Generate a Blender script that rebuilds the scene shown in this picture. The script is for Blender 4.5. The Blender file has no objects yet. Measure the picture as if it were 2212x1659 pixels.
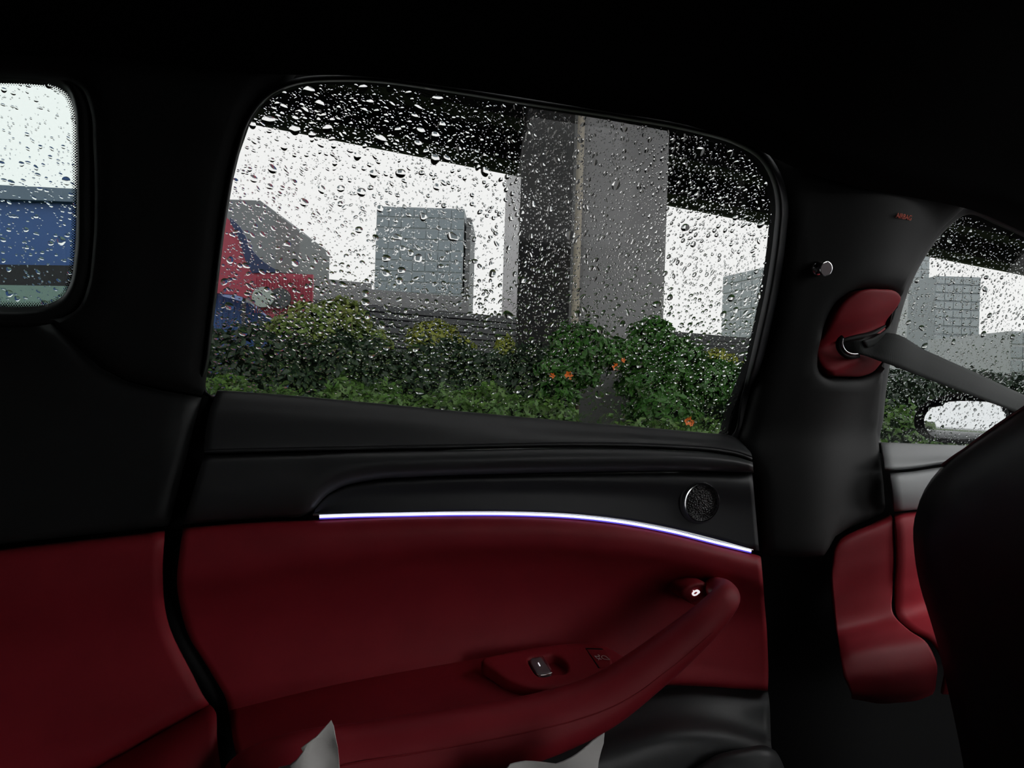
import bpy, bmesh, math, random
import numpy as np
from mathutils import Vector, Matrix
from mathutils.geometry import delaunay_2d_cdt

random.seed(7)
rng = np.random.default_rng(11)
scene = bpy.context.scene
col = scene.collection

# ------------------------------------------------------------------ camera
W, H, FPX = 2212.0, 1659.0, 1495.0
EYE = Vector((0, 0, 1.25))
YAW, ROLL = math.radians(15.0), math.radians(1.9)
cam_data = bpy.data.cameras.new('camera')
cam_data.sensor_width = 36.0
cam_data.lens = 36.0 * FPX / W
cam_data.clip_start = 0.02
cam_data.clip_end = 1000
cam = bpy.data.objects.new('camera', cam_data)
col.objects.link(cam)
RM = Matrix.Rotation(-YAW, 3, 'Z') @ Matrix.Rotation(math.pi / 2, 3, 'X') @ Matrix.Rotation(ROLL, 3, 'Z')
cam.matrix_world = Matrix.Translation(EYE) @ RM.to_4x4()
scene.camera = cam

# ------------------------------------------------------------------ world: flat overcast sky
world = bpy.data.worlds.new('overcast')
scene.world = world
world.use_nodes = True
wn = world.node_tree
bg = wn.nodes['Background']
bg.inputs['Color'].default_value = (0.99, 0.99, 0.985, 1)
bg.inputs['Strength'].default_value = 2.9

scene.view_settings.view_transform = 'Standard'
scene.view_settings.look = 'None'
scene.view_settings.exposure = 0.0
scene.view_settings.gamma = 1.0
scene.view_settings.use_curve_mapping = False
scene.cycles.use_denoising = True
scene.cycles.caustics_refractive = False
scene.cycles.caustics_reflective = False
scene.cycles.transparent_max_bounces = 24
scene.cycles.max_bounces = 8
scene.cycles.transmission_bounces = 8
scene.cycles.diffuse_bounces = 3
scene.cycles.glossy_bounces = 3
scene.cycles.use_adaptive_sampling = True
scene.cycles.adaptive_min_samples = 16
scene.cycles.adaptive_threshold = 0.1

# ------------------------------------------------------------------ geometry helpers
Y_ = lambda p: p[1]


def ray(u, v):
    return RM @ Vector(((u - W / 2) / FPX, -(v - H / 2) / FPX, -1.0))


def PY(u, v, Y):
    d = ray(u, v)
    return EYE + d * (Y / d.y)


def PX(u, v, X):
    d = ray(u, v)
    return EYE + d * (X / d.x)


def PZ(u, v, Z):
    d = ray(u, v)
    return EYE + d * ((Z - EYE.z) / d.z)


def PD(u, v, depth):
    return EYE + ray(u, v) * depth


def HIT(u, v, g, lo=0.2, hi=4.0):
    d = ray(u, v)
    for _ in range(40):
        m = (lo + hi) / 2
        if g(EYE + d * m) > 0:
            hi = m
        else:
            lo = m
    return EYE + d * ((lo + hi) / 2)


def PF(u, v, F):
    return HIT(u, v, lambda p: p.y - F(p.x, p.z))


def spl(pts, n, closed=False):
    """Catmull-Rom through points, chord parameter, n samples"""
    P = np.array([list(p) for p in pts], float)
    if closed:
        P = np.vstack([P, P[:1]])
    d = np.linalg.norm(np.diff(P, axis=0), axis=1)
    keep = np.r_[True, d > 1e-9]
    P = P[keep]
    d = np.linalg.norm(np.diff(P, axis=0), axis=1)
    t = np.r_[0, np.cumsum(d)]
    m = len(P)
    T = np.zeros_like(P)
    for i in range(m):
        if closed and (i == 0 or i == m - 1):
            a, b = P[-2], P[1]
            dt = (t[-1] - t[-2]) + (t[1] - t[0])
            T[i] = (b - a) / dt
        elif i == 0:
            T[i] = (P[1] - P[0]) / (t[1] - t[0])
        elif i == m - 1:
            T[i] = (P[-1] - P[-2]) / (t[-1] - t[-2])
        else:
            s0 = (P[i] - P[i - 1]) / (t[i] - t[i - 1])
            s1 = (P[i + 1] - P[i]) / (t[i + 1] - t[i])
            w0, w1 = t[i + 1] - t[i], t[i] - t[i - 1]
            T[i] = (s0 * w0 + s1 * w1) / (w0 + w1)
    ts = np.linspace(0, t[-1], n, endpoint=not closed)
    k = np.clip(np.searchsorted(t, ts, side='right') - 1, 0, m - 2)
    h = (t[k + 1] - t[k])[:, None]
    s = ((ts - t[k])[:, None]) / h
    h00 = 2 * s**3 - 3 * s**2 + 1
    h10 = s**3 - 2 * s**2 + s
    h01 = -2 * s**3 + 3 * s**2
    h11 = s**3 - s**2
    return h00 * P[k] + h10 * h * T[k] + h01 * P[k + 1] + h11 * h * T[k + 1]


def lin(pts, n):
    P = np.array([list(p) for p in pts], float)
    d = np.linalg.norm(np.diff(P, axis=0), axis=1)
    t = np.r_[0, np.cumsum(d)]
    ts = np.linspace(0, t[-1], n)
    return np.stack([np.interp(ts, t, P[:, j]) for j in range(P.shape[1])], 1)


def mesh_obj(name, verts, faces, mat, parent=None, smooth=True, sharp=40):
    me = bpy.data.meshes.new(name)
    me.from_pydata([tuple(map(float, v)) for v in verts], [], [tuple(map(int, f)) for f in faces])
    me.update()
    if smooth:
        me.polygons.foreach_set('use_smooth', [True] * len(me.polygons))
        if sharp:
            me.set_sharp_from_angle(angle=math.radians(sharp))
    o = bpy.data.objects.new(name, me)
    if mat is not None:
        me.materials.append(mat)
    col.objects.link(o)
    if parent is not None:
        o.parent = parent
        o.matrix_parent_inverse = Matrix.Translation(parent.location).inverted()
    return o


def tag(o, label=None, cat=None, group=None, kind=None):
    if label:
        o['label'] = label
    if cat:
        o['category'] = cat
    if group:
        o['group'] = group
    if kind:
        o['kind'] = kind
    return o


def empty(name, loc, label, cat, group=None, kind=None):
    o = bpy.data.objects.new(name, None)
    o.empty_display_size = 0.05
    o.location = loc
    col.objects.link(o)
    return tag(o, label, cat, group, kind)


def loft(name, rails, mat, parent=None, nu=60, nv=24, thick=0.003, closed=False, face=None, nspl=True):
    """surface through rails (each a list of 3D points); face: viewpoint that normals look to"""
    R = [spl(r, nu, closed) if len(r) > 2 else lin(r, nu) for r in rails]
    R = np.array(R)                       # rails, nu, 3
    G = np.zeros((nv, nu, 3))
    for j in range(nu):
        G[:, j] = spl(R[:, j], nv) if nspl else lin(R[:, j], nv)
    V = G.reshape(-1, 3)
    Fc = []
    nj = nu if closed else nu - 1
    for i in range(nv - 1):
        for j in range(nj):
            j2 = (j + 1) % nu
            Fc.append((i * nu + j, i * nu + j2, (i + 1) * nu + j2, (i + 1) * nu + j))
    # orient to viewer
    eye = np.array(face if face is not None else EYE)
    s = 0
    for f in Fc[::max(1, len(Fc) // 60)]:
        a, b, c = V[f[0]], V[f[1]], V[f[2]]
        s += np.sign(np.dot(np.cross(b - a, c - a), eye - a))
    if s < 0:
        Fc = [f[::-1] for f in Fc]
    o = mesh_obj(name, V, Fc, mat, parent, sharp=None)
    if thick:
        md = o.modifiers.new('thickness', 'SOLIDIFY')
        md.thickness = thick
        md.offset = -1
    return o


def sweep(name, path, radii, mat, parent=None, seg=20, n=None, power=2.0, up=(0, 0, 1), closed=False):
    """tube along path; radii: list of (a,b) or floats per path point"""
    rad = [(r, r) if not isinstance(r, (tuple, list)) else r for r in radii]
    data = [tuple(p) + tuple(r) for p, r in zip(path, rad)]
    n = n or len(data) * 6
    D = spl(data, n, closed)
    P, Rr = D[:, :3], np.abs(D[:, 3:5])
    T = np.roll(P, -1, 0) - np.roll(P, 1, 0) if closed else np.gradient(P, axis=0)
    T /= np.linalg.norm(T, axis=1)[:, None] + 1e-12
    N = np.array(up, float)
    V, Fc = [], []
    for i in range(n):
        N = N - T[i] * np.dot(N, T[i])
        N /= np.linalg.norm(N)
        B = np.cross(T[i], N)
        for k in range(seg):
            a = 2 * math.pi * k / seg
            c, s = math.cos(a), math.sin(a)
            e = 2 / power
            x = math.copysign(abs(c) ** e, c) * Rr[i, 0]
            y = math.copysign(abs(s) ** e, s) * Rr[i, 1]
            V.append(P[i] + N * x + B * y)
    m = n if closed else n - 1
    for i in range(m):
        i2 = (i + 1) % n
        for k in range(seg):
            k2 = (k + 1) % seg
            Fc.append((i * seg + k, i * seg + k2, i2 * seg + k2, i2 * seg + k))
    if not closed:
        Fc.append(tuple(range(seg))[::-1])
        Fc.append(tuple((n - 1) * seg + k for k in range(seg)))
    return mesh_obj(name, V, Fc, mat, parent, sharp=50)


def inside(poly, q):
    x, y = q[:, 0], q[:, 1]
    c = np.zeros(len(q), bool)
    n = len(poly)
    for i in range(n):
        x0, y0 = poly[i]
        x1, y1 = poly[(i + 1) % n]
        if y0 == y1:
            continue
        m = ((y0 > y) != (y1 > y)) & (x < (x1 - x0) * (y - y0) / (y1 - y0) + x0)
        c ^= m
    return c


def dist_poly(poly, q):
    d = np.full(len(q), 1e9)
    n = len(poly)
    for i in range(n):
        a = poly[i]
        e = poly[(i + 1) % n] - a
        L = e @ e
        if L < 1e-16:
            continue
        t = np.clip(((q - a) @ e) / L, 0, 1)
        d = np.minimum(d, np.linalg.norm(q - a - t[:, None] * e, axis=1))
    return d


def resamp(poly, ds):
    P = np.array([list(p) for p in poly], float)
    out = []
    n = len(P)
    for i in range(n):
        a, b = P[i], P[(i + 1) % n]
        k = max(1, int(round(np.linalg.norm(b - a) / ds)))
        for j in range(k):
            out.append(a + (b - a) * j / k)
    return np.array(out)


def panel(name, outer, holes, pos, mat, parent=None, rr=0.006, thick=0.01, res=0.012, sharp=50):
    """solid sheet over a 2D outline. pos(a,b,off)->xyz; off>0 goes away from the viewer. Edges rounded by radius rr"""
    loops = [resamp(outer, res)] + [resamp(h, res) for h in holes]

    def ins(q):
        m = inside(loops[0], q)
        for h in loops[1:]:
            m &= ~inside(h, q)
        return m

    def dist(q):
        d = dist_poly(loops[0], q)
        for h in loops[1:]:
            d = np.minimum(d, dist_poly(h, q))
        return d
    pts = [p for l in loops for p in l]
    edges, k = [], 0
    for l in loops:
        n = len(l)
        edges += [(k + i, k + (i + 1) % n) for i in range(n)]
        k += n
    nb = k
    extra = []
    for l in loops:
        t = np.roll(l, -1, 0) - np.roll(l, 1, 0)
        nrm = np.stack([-t[:, 1], t[:, 0]], 1)
        nrm /= np.linalg.norm(nrm, axis=1)[:, None] + 1e-12
        for f in (0.12, 0.4, 1.0):
            for s in (1, -1):
                q = l + nrm * s * rr * f
                ok = ins(q)
                q = q[ok]
                if len(q):
                    extra.append(q[dist(q) > rr * f * 0.93])
    lo, hi = loops[0].min(0), loops[0].max(0)
    gx, gy = np.meshgrid(np.arange(lo[0], hi[0], res * 1.5), np.arange(lo[1], hi[1], res * 1.5))
    g = np.stack([gx.ravel(), gy.ravel()], 1)
    g = g[ins(g)]
    if len(g):
        g = g[dist(g) > rr * 1.3]
        extra.append(g)
    allp = np.vstack([np.array(pts)] + [e for e in extra if len(e)])
    res_ = delaunay_2d_cdt([Vector(p) for p in allp], edges, [], 0, 1e-7, True)
    v2 = np.array([list(v) for v in res_[0]])
    orig = res_[3]
    tri = np.array([f for f in res_[2]])
    cen = v2[tri].mean(1)
    tri = tri[ins(cen)]
    d = dist(v2)
    onb = d < 1e-5
    x = np.clip(1 - d / rr, 0, 1)
    off = rr * (1 - np.sqrt(np.clip(1 - x * x, 0, 1)))
    n = len(v2)
    V = [pos(a, b, o_) for (a, b), o_ in zip(v2, off)] + [pos(a, b, max(thick, rr * 1.02)) for (a, b) in v2]
    Va = np.array([list(p) for p in V])
    Fc = []
    # orientation: viewer side is pos(...,-1)
    f0 = tri[len(tri) // 2]
    nn = np.cross(Va[f0[1]] - Va[f0[0]], Va[f0[2]] - Va[f0[0]])
    vd = np.array(pos(*v2[f0[0]], -1.0)) - np.array(pos(*v2[f0[0]], 0.0))
    flip = np.dot(nn, vd) < 0
    cnt = {}
    for f in tri:
        f = tuple(f[::-1]) if flip else tuple(f)
        Fc.append(f)
        Fc.append(tuple(i + n for i in f[::-1]))
        for a, b in ((f[0], f[1]), (f[1], f[2]), (f[2], f[0])):
            cnt[(a, b)] = 1
    for (a, b) in list(cnt):
        if (b, a) not in cnt:
            Fc.append((b, a, a + n, b + n))
    return mesh_obj(name, Va, Fc, mat, parent, sharp=sharp)


def box(name, lo, hi, mat, parent=None, bev=0.0, mtx=None):
    x0, y0, z0 = lo
    x1, y1, z1 = hi
    bm = bmesh.new()
    vs = [bm.verts.new(p) for p in ((x0, y0, z0), (x1, y0, z0), (x1, y1, z0), (x0, y1, z0), (x0, y0, z1), (x1, y0, z1), (x1, y1, z1), (x0, y1, z1))]
    for f in ((3, 2, 1, 0), (4, 5, 6, 7), (0, 1, 5, 4), (1, 2, 6, 5), (2, 3, 7, 6), (3, 0, 4, 7)):
        bm.faces.new([vs[i] for i in f])
    if bev:
        bmesh.ops.bevel(bm, geom=list(bm.edges), offset=bev, segments=2, profile=0.6, affect='EDGES')
    if mtx is not None:
        bm.transform(mtx)
    me = bpy.data.meshes.new(name)
    bm.to_mesh(me)
    bm.free()
    me.materials.append(mat)
    o = bpy.data.objects.new(name, me)
    col.objects.link(o)
    if parent is not None:
        o.parent = parent
        o.matrix_parent_inverse = Matrix.Translation(parent.location).inverted()
    return o


def prism(name, pts2, mtx, thick, mat, parent=None, bev=0.0):
    """extrude outline (local x,z) by thick along local +y, placed by mtx"""
    n = len(pts2)
    V = [mtx @ Vector((p[0], 0, p[1])) for p in pts2] + [mtx @ Vector((p[0], thick, p[1])) for p in pts2]
    Fc = [tuple(range(n)), tuple(range(2 * n - 1, n - 1, -1))] + [(i, i + n, (i + 1) % n + n, (i + 1) % n) for i in range(n)]
    me = bpy.data.meshes.new(name)
    me.from_pydata([tuple(v) for v in V], [], Fc)
    bm = bmesh.new()
    bm.from_mesh(me)
    bmesh.ops.recalc_face_normals(bm, faces=bm.faces)
    bmesh.ops.triangulate(bm, faces=[f for f in bm.faces if len(f.verts) > 4])
    bm.to_mesh(me)
    bm.free()
    me.materials.append(mat)
    o = bpy.data.objects.new(name, me)
    col.objects.link(o)
    if parent is not None:
        o.parent = parent
        o.matrix_parent_inverse = Matrix.Translation(parent.location).inverted()
    return o


def frame(origin, ex, ez):
    """matrix with local x along ex, local z along ez, local y = z cross x"""
    ex, ez = Vector(ex).normalized(), Vector(ez).normalized()
    ey = ez.cross(ex).normalized()
    ez = ex.cross(ey).normalized()
    m = Matrix((ex, ey, ez)).transposed().to_4x4()
    m.translation = Vector(origin)
    return m


# ------------------------------------------------------------------ materials
def mat(name, rgb, rough=0.5, metal=0.0, spec=0.5, noise=None, bump=None, emit=None, coat=0.0):
    m = bpy.data.materials.new(name)
    m.use_nodes = True
    nt = m.node_tree
    b = nt.nodes['Principled BSDF']
    b.inputs['Base Color'].default_value = (*rgb, 1)
    b.inputs['Roughness'].default_value = rough
    b.inputs['Metallic'].default_value = metal
    b.inputs['Specular IOR Level'].default_value = spec
    b.inputs['Coat Weight'].default_value = coat
    tc = nt.nodes.new('ShaderNodeTexCoord')
    if noise:
        sc, rgb2 = noise[0], noise[1]
        nz = nt.nodes.new('ShaderNodeTexNoise')
        nz.inputs['Scale'].default_value = sc
        nz.inputs['Detail'].default_value = 5
        nt.links.new(tc.outputs['Object'], nz.inputs['Vector'])
        mx = nt.nodes.new('ShaderNodeMix')
        mx.data_type = 'RGBA'
        mx.inputs['A'].default_value = (*rgb, 1)
        mx.inputs['B'].default_value = (*rgb2, 1)
        rp = nt.nodes.new('ShaderNodeMapRange')
        rp.inputs['From Min'].default_value = 0.35
        rp.inputs['From Max'].default_value = 0.65
        nt.links.new(nz.outputs['Fac'], rp.inputs['Value'])
        nt.links.new(rp.outputs['Result'], mx.inputs['Factor'])
        nt.links.new(mx.outputs['Result'], b.inputs['Base Color'])
    if bump:
        kind, sc, st, dist = bump
        if kind == 'voronoi':
            t = nt.nodes.new('ShaderNodeTexVoronoi')
            t.inputs['Scale'].default_value = sc
            out = t.outputs['Distance']
        elif kind == 'wave':
            t = nt.nodes.new('ShaderNodeTexWave')
            t.inputs['Scale'].default_value = sc
            out = t.outputs['Fac']
        else:
            t = nt.nodes.new('ShaderNodeTexNoise')
            t.inputs['Scale'].default_value = sc
            t.inputs['Detail'].default_value = 6
            out = t.outputs['Fac']
        nt.links.new(tc.outputs['Object'], t.inputs['Vector'])
        bp = nt.nodes.new('ShaderNodeBump')
        bp.inputs['Strength'].default_value = st
        bp.inputs['Distance'].default_value = dist
        nt.links.new(out, bp.inputs['Height'])
        nt.links.new(bp.outputs['Normal'], b.inputs['Normal'])
    if emit:
        b.inputs['Emission Color'].default_value = (*emit[0], 1)
        b.inputs['Emission Strength'].default_value = emit[1]
    return m


def glass_pane(name, tint):
    m = bpy.data.materials.new(name)
    m.use_nodes = True
    nt = m.node_tree
    nt.nodes.clear()
    out = nt.nodes.new('ShaderNodeOutputMaterial')
    tr = nt.nodes.new('ShaderNodeBsdfTransparent')
    tr.inputs['Color'].default_value = (*tint, 1)
    gl = nt.nodes.new('ShaderNodeBsdfGlossy')
    gl.inputs['Roughness'].default_value = 0.0
    lw = nt.nodes.new('ShaderNodeLayerWeight')
    lw.inputs['Blend'].default_value = 0.5
    pw = nt.nodes.new('ShaderNodeMath')
    pw.operation = 'POWER'
    pw.inputs[1].default_value = 5
    ma = nt.nodes.new('ShaderNodeMath')
    ma.operation = 'MULTIPLY_ADD'
    ma.inputs[1].default_value = 0.9
    ma.inputs[2].default_value = 0.035
    nt.links.new(lw.outputs['Facing'], pw.inputs[0])
    nt.links.new(pw.outputs[0], ma.inputs[0])
    mx = nt.nodes.new('ShaderNodeMixShader')
    nt.links.new(ma.outputs[0], mx.inputs['Fac'])
    nt.links.new(tr.outputs[0], mx.inputs[1])
    nt.links.new(gl.outputs[0], mx.inputs[2])
    nt.links.new(mx.outputs[0], out.inputs['Surface'])
    return m


def water_mat():
    m = bpy.data.materials.new('rain_water')
    m.use_nodes = True
    nt = m.node_tree
    nt.nodes.clear()
    out = nt.nodes.new('ShaderNodeOutputMaterial')
    g = nt.nodes.new('ShaderNodeBsdfGlass')
    g.inputs['IOR'].default_value = 1.33
    g.inputs['Roughness'].default_value = 0.0
    g.inputs['Color'].default_value = (1, 1, 1, 1)
    nt.links.new(g.outputs[0], out.inputs['Surface'])
    return m


M = {}
M['red'] = mat('red_leather', (0.335, 0.018, 0.031), 0.56, spec=0.3, noise=(18, (0.295, 0.015, 0.027)), bump=('noise', 900, 0.10, 0.0006))
M['piping'] = mat('maroon_piping', (0.10, 0.008, 0.014), 0.6)
M['red_plastic'] = mat('red_soft_plastic', (0.29, 0.012, 0.022), 0.6, spec=0.3, bump=('noise', 1500, 0.05, 0.0004))
M['black'] = mat('black_trim', (0.016, 0.0175, 0.0178), 0.55, noise=(30, (0.013, 0.0142, 0.0145)), bump=('noise', 1200, 0.08, 0.0005))
M['black_soft'] = mat('black_leather', (0.040, 0.041, 0.043), 0.46, bump=('noise', 700, 0.12, 0.0007))
M['accent'] = mat('black_satin_accent', (0.015, 0.0155, 0.018), 0.5)
M['cloth'] = mat('black_headliner_cloth', (0.006, 0.0063, 0.0065), 0.95, spec=0.1, bump=('noise', 2000, 0.1, 0.0005))
M['rubber'] = mat('black_rubber', (0.004, 0.004, 0.0045), 0.6, spec=0.2)
M['grey_trim'] = mat('grey_trim', (0.32, 0.33, 0.335), 0.5, bump=('noise', 1200, 0.08, 0.0005))
M['pillar'] = mat('dark_grey_pillar_trim', (0.0125, 0.013, 0.0132), 0.6, spec=0.4, bump=('noise', 1600, 0.08, 0.0004))
M['chrome'] = mat('chrome', (0.75, 0.75, 0.77), 0.12, metal=1.0)
M['satin_chrome'] = mat('satin_chrome', (0.6, 0.6, 0.6), 0.3, metal=1.0)
M['led'] = mat('light_strip_glow', (0.8, 0.85, 1.0), 0.4, emit=((0.72, 0.78, 1.0), 1.8))
M['led_edge'] = mat('light_strip_blue_edge', (0.1, 0.08, 0.5), 0.4, emit=((0.10, 0.07, 0.62), 1.0))
M['icon'] = mat('lit_icon_white', (0.9, 0.9, 0.95), 0.5, emit=((1, 0.97, 1.0), 0.85))
M['print'] = mat('pale_print', (0.75, 0.62, 0.6), 0.6)
M['airbag_red'] = mat('embossed_red_print', (1.0, 0.17, 0.09), 0.5)
M['rocker'] = mat('grey_switch_plastic', (0.17, 0.13, 0.14), 0.3)
M['grille'] = mat('black_speaker_mesh', (0.015, 0.015, 0.016), 0.4, bump=('voronoi', 420, 0.9, 0.002))
M['web'] = mat('black_webbing', (0.022, 0.026, 0.025), 0.75, bump=('wave', 240, 0.25, 0.0008))
M['paper'] = mat('white_paper', (0.72, 0.70, 0.68), 0.8, bump=('noise', 40, 0.3, 0.004))
M['glass'] = glass_pane('window_glass_dimmed', (0.572, 0.574, 0.572))  # tint deepened to dim the view out against the raised sky
M['glass_q'] = glass_pane('window_glass_green', (0.555, 0.580, 0.572))  # green hue of the pane plus the same added dimming
M['water'] = water_mat()
M['frit'] = mat('black_glass_frit', (0.006, 0.006, 0.006), 0.5)
M['asphalt'] = mat('wet_asphalt', (0.055, 0.057, 0.06), 0.3, noise=(3, (0.035, 0.036, 0.04)), bump=('noise', 60, 0.3, 0.01))
M['soil'] = mat('planter_soil', (0.03, 0.024, 0.016), 0.9, bump=('noise', 30, 0.6, 0.03))
M['kerb'] = mat('kerb_concrete', (0.2, 0.2, 0.19), 0.8)
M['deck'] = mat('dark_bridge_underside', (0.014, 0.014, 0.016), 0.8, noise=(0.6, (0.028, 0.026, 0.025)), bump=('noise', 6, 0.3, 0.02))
M['deck_edge'] = mat('bridge_edge_steel', (0.05, 0.05, 0.055), 0.6)
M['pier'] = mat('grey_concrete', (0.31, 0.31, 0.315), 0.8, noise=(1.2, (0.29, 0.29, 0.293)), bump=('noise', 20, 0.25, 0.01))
M['pier_shade'] = mat('shaded_concrete', (0.026, 0.027, 0.030), 0.8, noise=(1.5, (0.05, 0.047, 0.044)), bump=('noise', 20, 0.3, 0.01))  # shadow of the pier's dark face put into the base colour
M['pipe'] = mat('cream_pipe', (0.52, 0.47, 0.37), 0.5, noise=(3, (0.42, 0.37, 0.29)))
M['pale'] = mat('pale_concrete', (0.62, 0.62, 0.63), 0.7, noise=(0.4, (0.52, 0.50, 0.52)))
M['tower'] = mat('tower_blue_grey', (0.32, 0.36, 0.385), 0.6)  # distance haze is put into the tower colours
M['tower_glass'] = mat('tower_glazing', (0.25, 0.30, 0.34), 0.4)
M['tower_pale'] = mat('tower_pale_grey', (0.55, 0.58, 0.60), 0.7)  # paleness from distance haze mixed into the colour
M['tower_pale_glass'] = mat('tower_pale_glazing', (0.42, 0.47, 0.50), 0.4)
M['house'] = mat('grey_render', (0.23, 0.245, 0.26), 0.8)
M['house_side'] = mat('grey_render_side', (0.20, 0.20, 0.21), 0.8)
M['louvre'] = mat('dark_louvre_metal', (0.085, 0.088, 0.095), 0.5)
M['louvre_back'] = mat('dark_louvre_backing', (0.03, 0.03, 0.034), 0.8)
M['parapet'] = mat('mid_grey_cladding', (0.23, 0.23, 0.24), 0.7)
M['blue'] = mat('blue_cladding', (0.045, 0.12, 0.36), 0.45)
M['navy'] = mat('navy_cladding', (0.03, 0.05, 0.14), 0.45)
M['teal'] = mat('pale_teal_paint', (0.24, 0.36, 0.33), 0.5)
M['slate'] = mat('slate_blue_cap', (0.16, 0.22, 0.31), 0.5)
M['redclad'] = mat('red_cladding', (0.48, 0.07, 0.115), 0.5)
M['mint'] = mat('pale_mint_disc', (0.50, 0.58, 0.55), 0.5)
M['greydisc'] = mat('dark_grey_disc', (0.09, 0.10, 0.11), 0.5)
M['white_box'] = mat('white_painted_metal', (0.75, 0.78, 0.8), 0.5)
M['leaf_dark'] = mat('dark_hedge_leaf', (0.030, 0.070, 0.030), 0.45, noise=(9, (0.018, 0.04, 0.02)))
M['leaf_mid'] = mat('green_hedge_leaf', (0.065, 0.16, 0.03), 0.45, noise=(8, (0.11, 0.21, 0.04)))
M['leaf_vine'] = mat('vine_leaf', (0.04, 0.14, 0.022), 0.45, noise=(6, (0.065, 0.19, 0.03)))
M['leaf_yellow'] = mat('yellow_green_leaf', (0.60, 0.62, 0.12), 0.5, noise=(5, (0.46, 0.55, 0.10)))
M['leaf_green'] = mat('fresh_green_leaf', (0.50, 0.58, 0.17), 0.5, noise=(3, (0.26, 0.42, 0.10)))
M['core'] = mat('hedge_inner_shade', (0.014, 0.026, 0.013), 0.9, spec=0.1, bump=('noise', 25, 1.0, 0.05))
M['twig'] = mat('brown_twig', (0.05, 0.035, 0.02), 0.8)
M['orange'] = mat('orange_petal', (0.75, 0.17, 0.02), 0.5)
M['mirror'] = mat('mirror_face', (0.85, 0.88, 0.9), 0.02, metal=1.0)
M['grass'] = mat('grass_ground', (0.06, 0.12, 0.03), 0.9, noise=(2, (0.10, 0.14, 0.04)), bump=('noise', 40, 0.8, 0.05))

# ------------------------------------------------------------------ body side surfaces (Y as a function of X and Z)


def Fg(x, z):          # glass, inner face
    h = z - 1.2
    return 0.845 - 0.27 * h - 0.12 * h * h


def Ft(x, z):          # pillar and quarter trim
    h = z - 1.2
    return 0.805 - (0.27 * h + 0.10 * h * h if h > 0 else 0)


def Fw(x, z):          # inner body shell behind the trim
    return Ft(x, z) + (0.07 if z < 1.2 else 0.07 - 0.03 * min(1, (z - 1.2) / 0.1))


def xz(pts, F):
    return [((p := PF(u, v, F)).x, p.z) for u, v in pts]


def closed_px(pts, n=120):
    return [tuple(p) for p in spl(pts, n, True)]


# apertures in the body side, as seen
WIN_REAR = closed_px([(700, 177), (800, 178), (950, 197), (1150, 229), (1350, 259), (1500, 287), (1590, 314), (1640, 345), (1666, 390), (1676, 445), (1672, 500), (1655, 620), (1628, 745), (1600, 870),
                      (1584, 940), (1560, 957), (1300, 935), (1000, 907), (700, 880), (480, 866), (447, 850), (453, 770), (468, 640), (488, 480), (505, 380), (520, 320), (543, 257), (585, 208), (640, 184)], 220)
WIN_QUARTER = closed_px([(0, 171), (60, 173), (115, 180), (148, 200), (164, 240), (168, 320), (168, 430), (165, 530), (158, 600), (143, 640), (112, 661), (60, 665), (0, 664),
                         (-150, 655), (-280, 630), (-330, 570), (-345, 400), (-325, 260), (-260, 190), (-130, 172)], 160)
WIN_FRONT = closed_px([(2092, 463), (2150, 484), (2212, 512), (2350, 590), (2500, 700), (2580, 800), (2590, 900), (2560, 985), (2300, 980), (2100, 973), (1940, 966), (1906, 960), (1909, 900), (1916, 830),
                       (1928, 760), (1944, 688), (1966, 620), (2000, 553), (2048, 492)], 200)
hR, hQ, hF = xz(WIN_REAR, Fg), xz(WIN_QUARTER, Fg), xz(WIN_FRONT, Fg)

# ------------------------------------------------------------------ large structure: road, cabin shell
g = box('ground', (-120, -60, -0.3), (160, 130, 0.0), M['asphalt'])
tag(g, 'wet dark asphalt road surface under the car', 'road', kind='structure')
gl = box('lawn', (-90, 8.6, 0.0), (140, 110, 0.10), M['grass'])
tag(gl, 'green grass ground behind the hedges', 'grass', kind='structure')

gap = 0.004


def shrink(poly, d):
    P = np.array(poly)
    c = P.mean(0)
    return [tuple(c + (p - c) * (1 + d / np.linalg.norm(p - c))) for p in P]


shell_outer = [(-1.15, 0.32), (1.95, 0.32), (1.95, 1.10), (1.62, 1.25), (1.2, 1.55), (0.9, 1.62), (-1.15, 1.64)]
hole_R, hole_Q, hole_F = shrink(hR, 0.006), shrink(hQ, 0.005), shrink(hF, 0.006)
o = panel('wall_left', shell_outer, [hole_R, hole_Q, hole_F], lambda a, b, off: (a, Fw(a, b) + off, b), M['rubber'], rr=0.004, thick=0.02, res=0.03)
tag(o, 'black inner body shell of the car behind the door trims', 'car body', kind='structure')

# the far side of the cabin, behind the camera: one opening, shaped to light the front and keep the rear dark
rect = lambda x0, x1, z0, z1: [(x0, z0), (x1, z0), (x1, z1), (x0, z1)]
o = panel('wall_right', rect(-1.15, 1.95, 0.32, 1.66), [rect(0.60, 1.90, 0.76, 1.45)],
          lambda a, b, off: (a, -0.72 - off, b), M['black'], rr=0.004, thick=0.03, res=0.05)
tag(o, 'black trimmed cabin side opposite the door with a single opening shaped for the light', 'car body', kind='structure')
o = box('floor', (-1.15, -0.75, 0.28), (1.95, 0.9, 0.33), M['cloth'])
tag(o, 'black carpeted cabin floor under the front seat', 'car floor', kind='structure')
o = box('wall_back', (-1.2, -0.75, 0.3), (-1.15, 0.9, 1.68), M['black'])
tag(o, 'black rear end of the cabin behind the quarter window', 'car body', kind='structure')
o = box('wall_front', (1.95, -0.75, 0.3), (2.0, 0.9, 0.98), M['black'])
tag(o, 'black front bulkhead of the cabin below the windscreen', 'car body', kind='structure')

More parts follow.
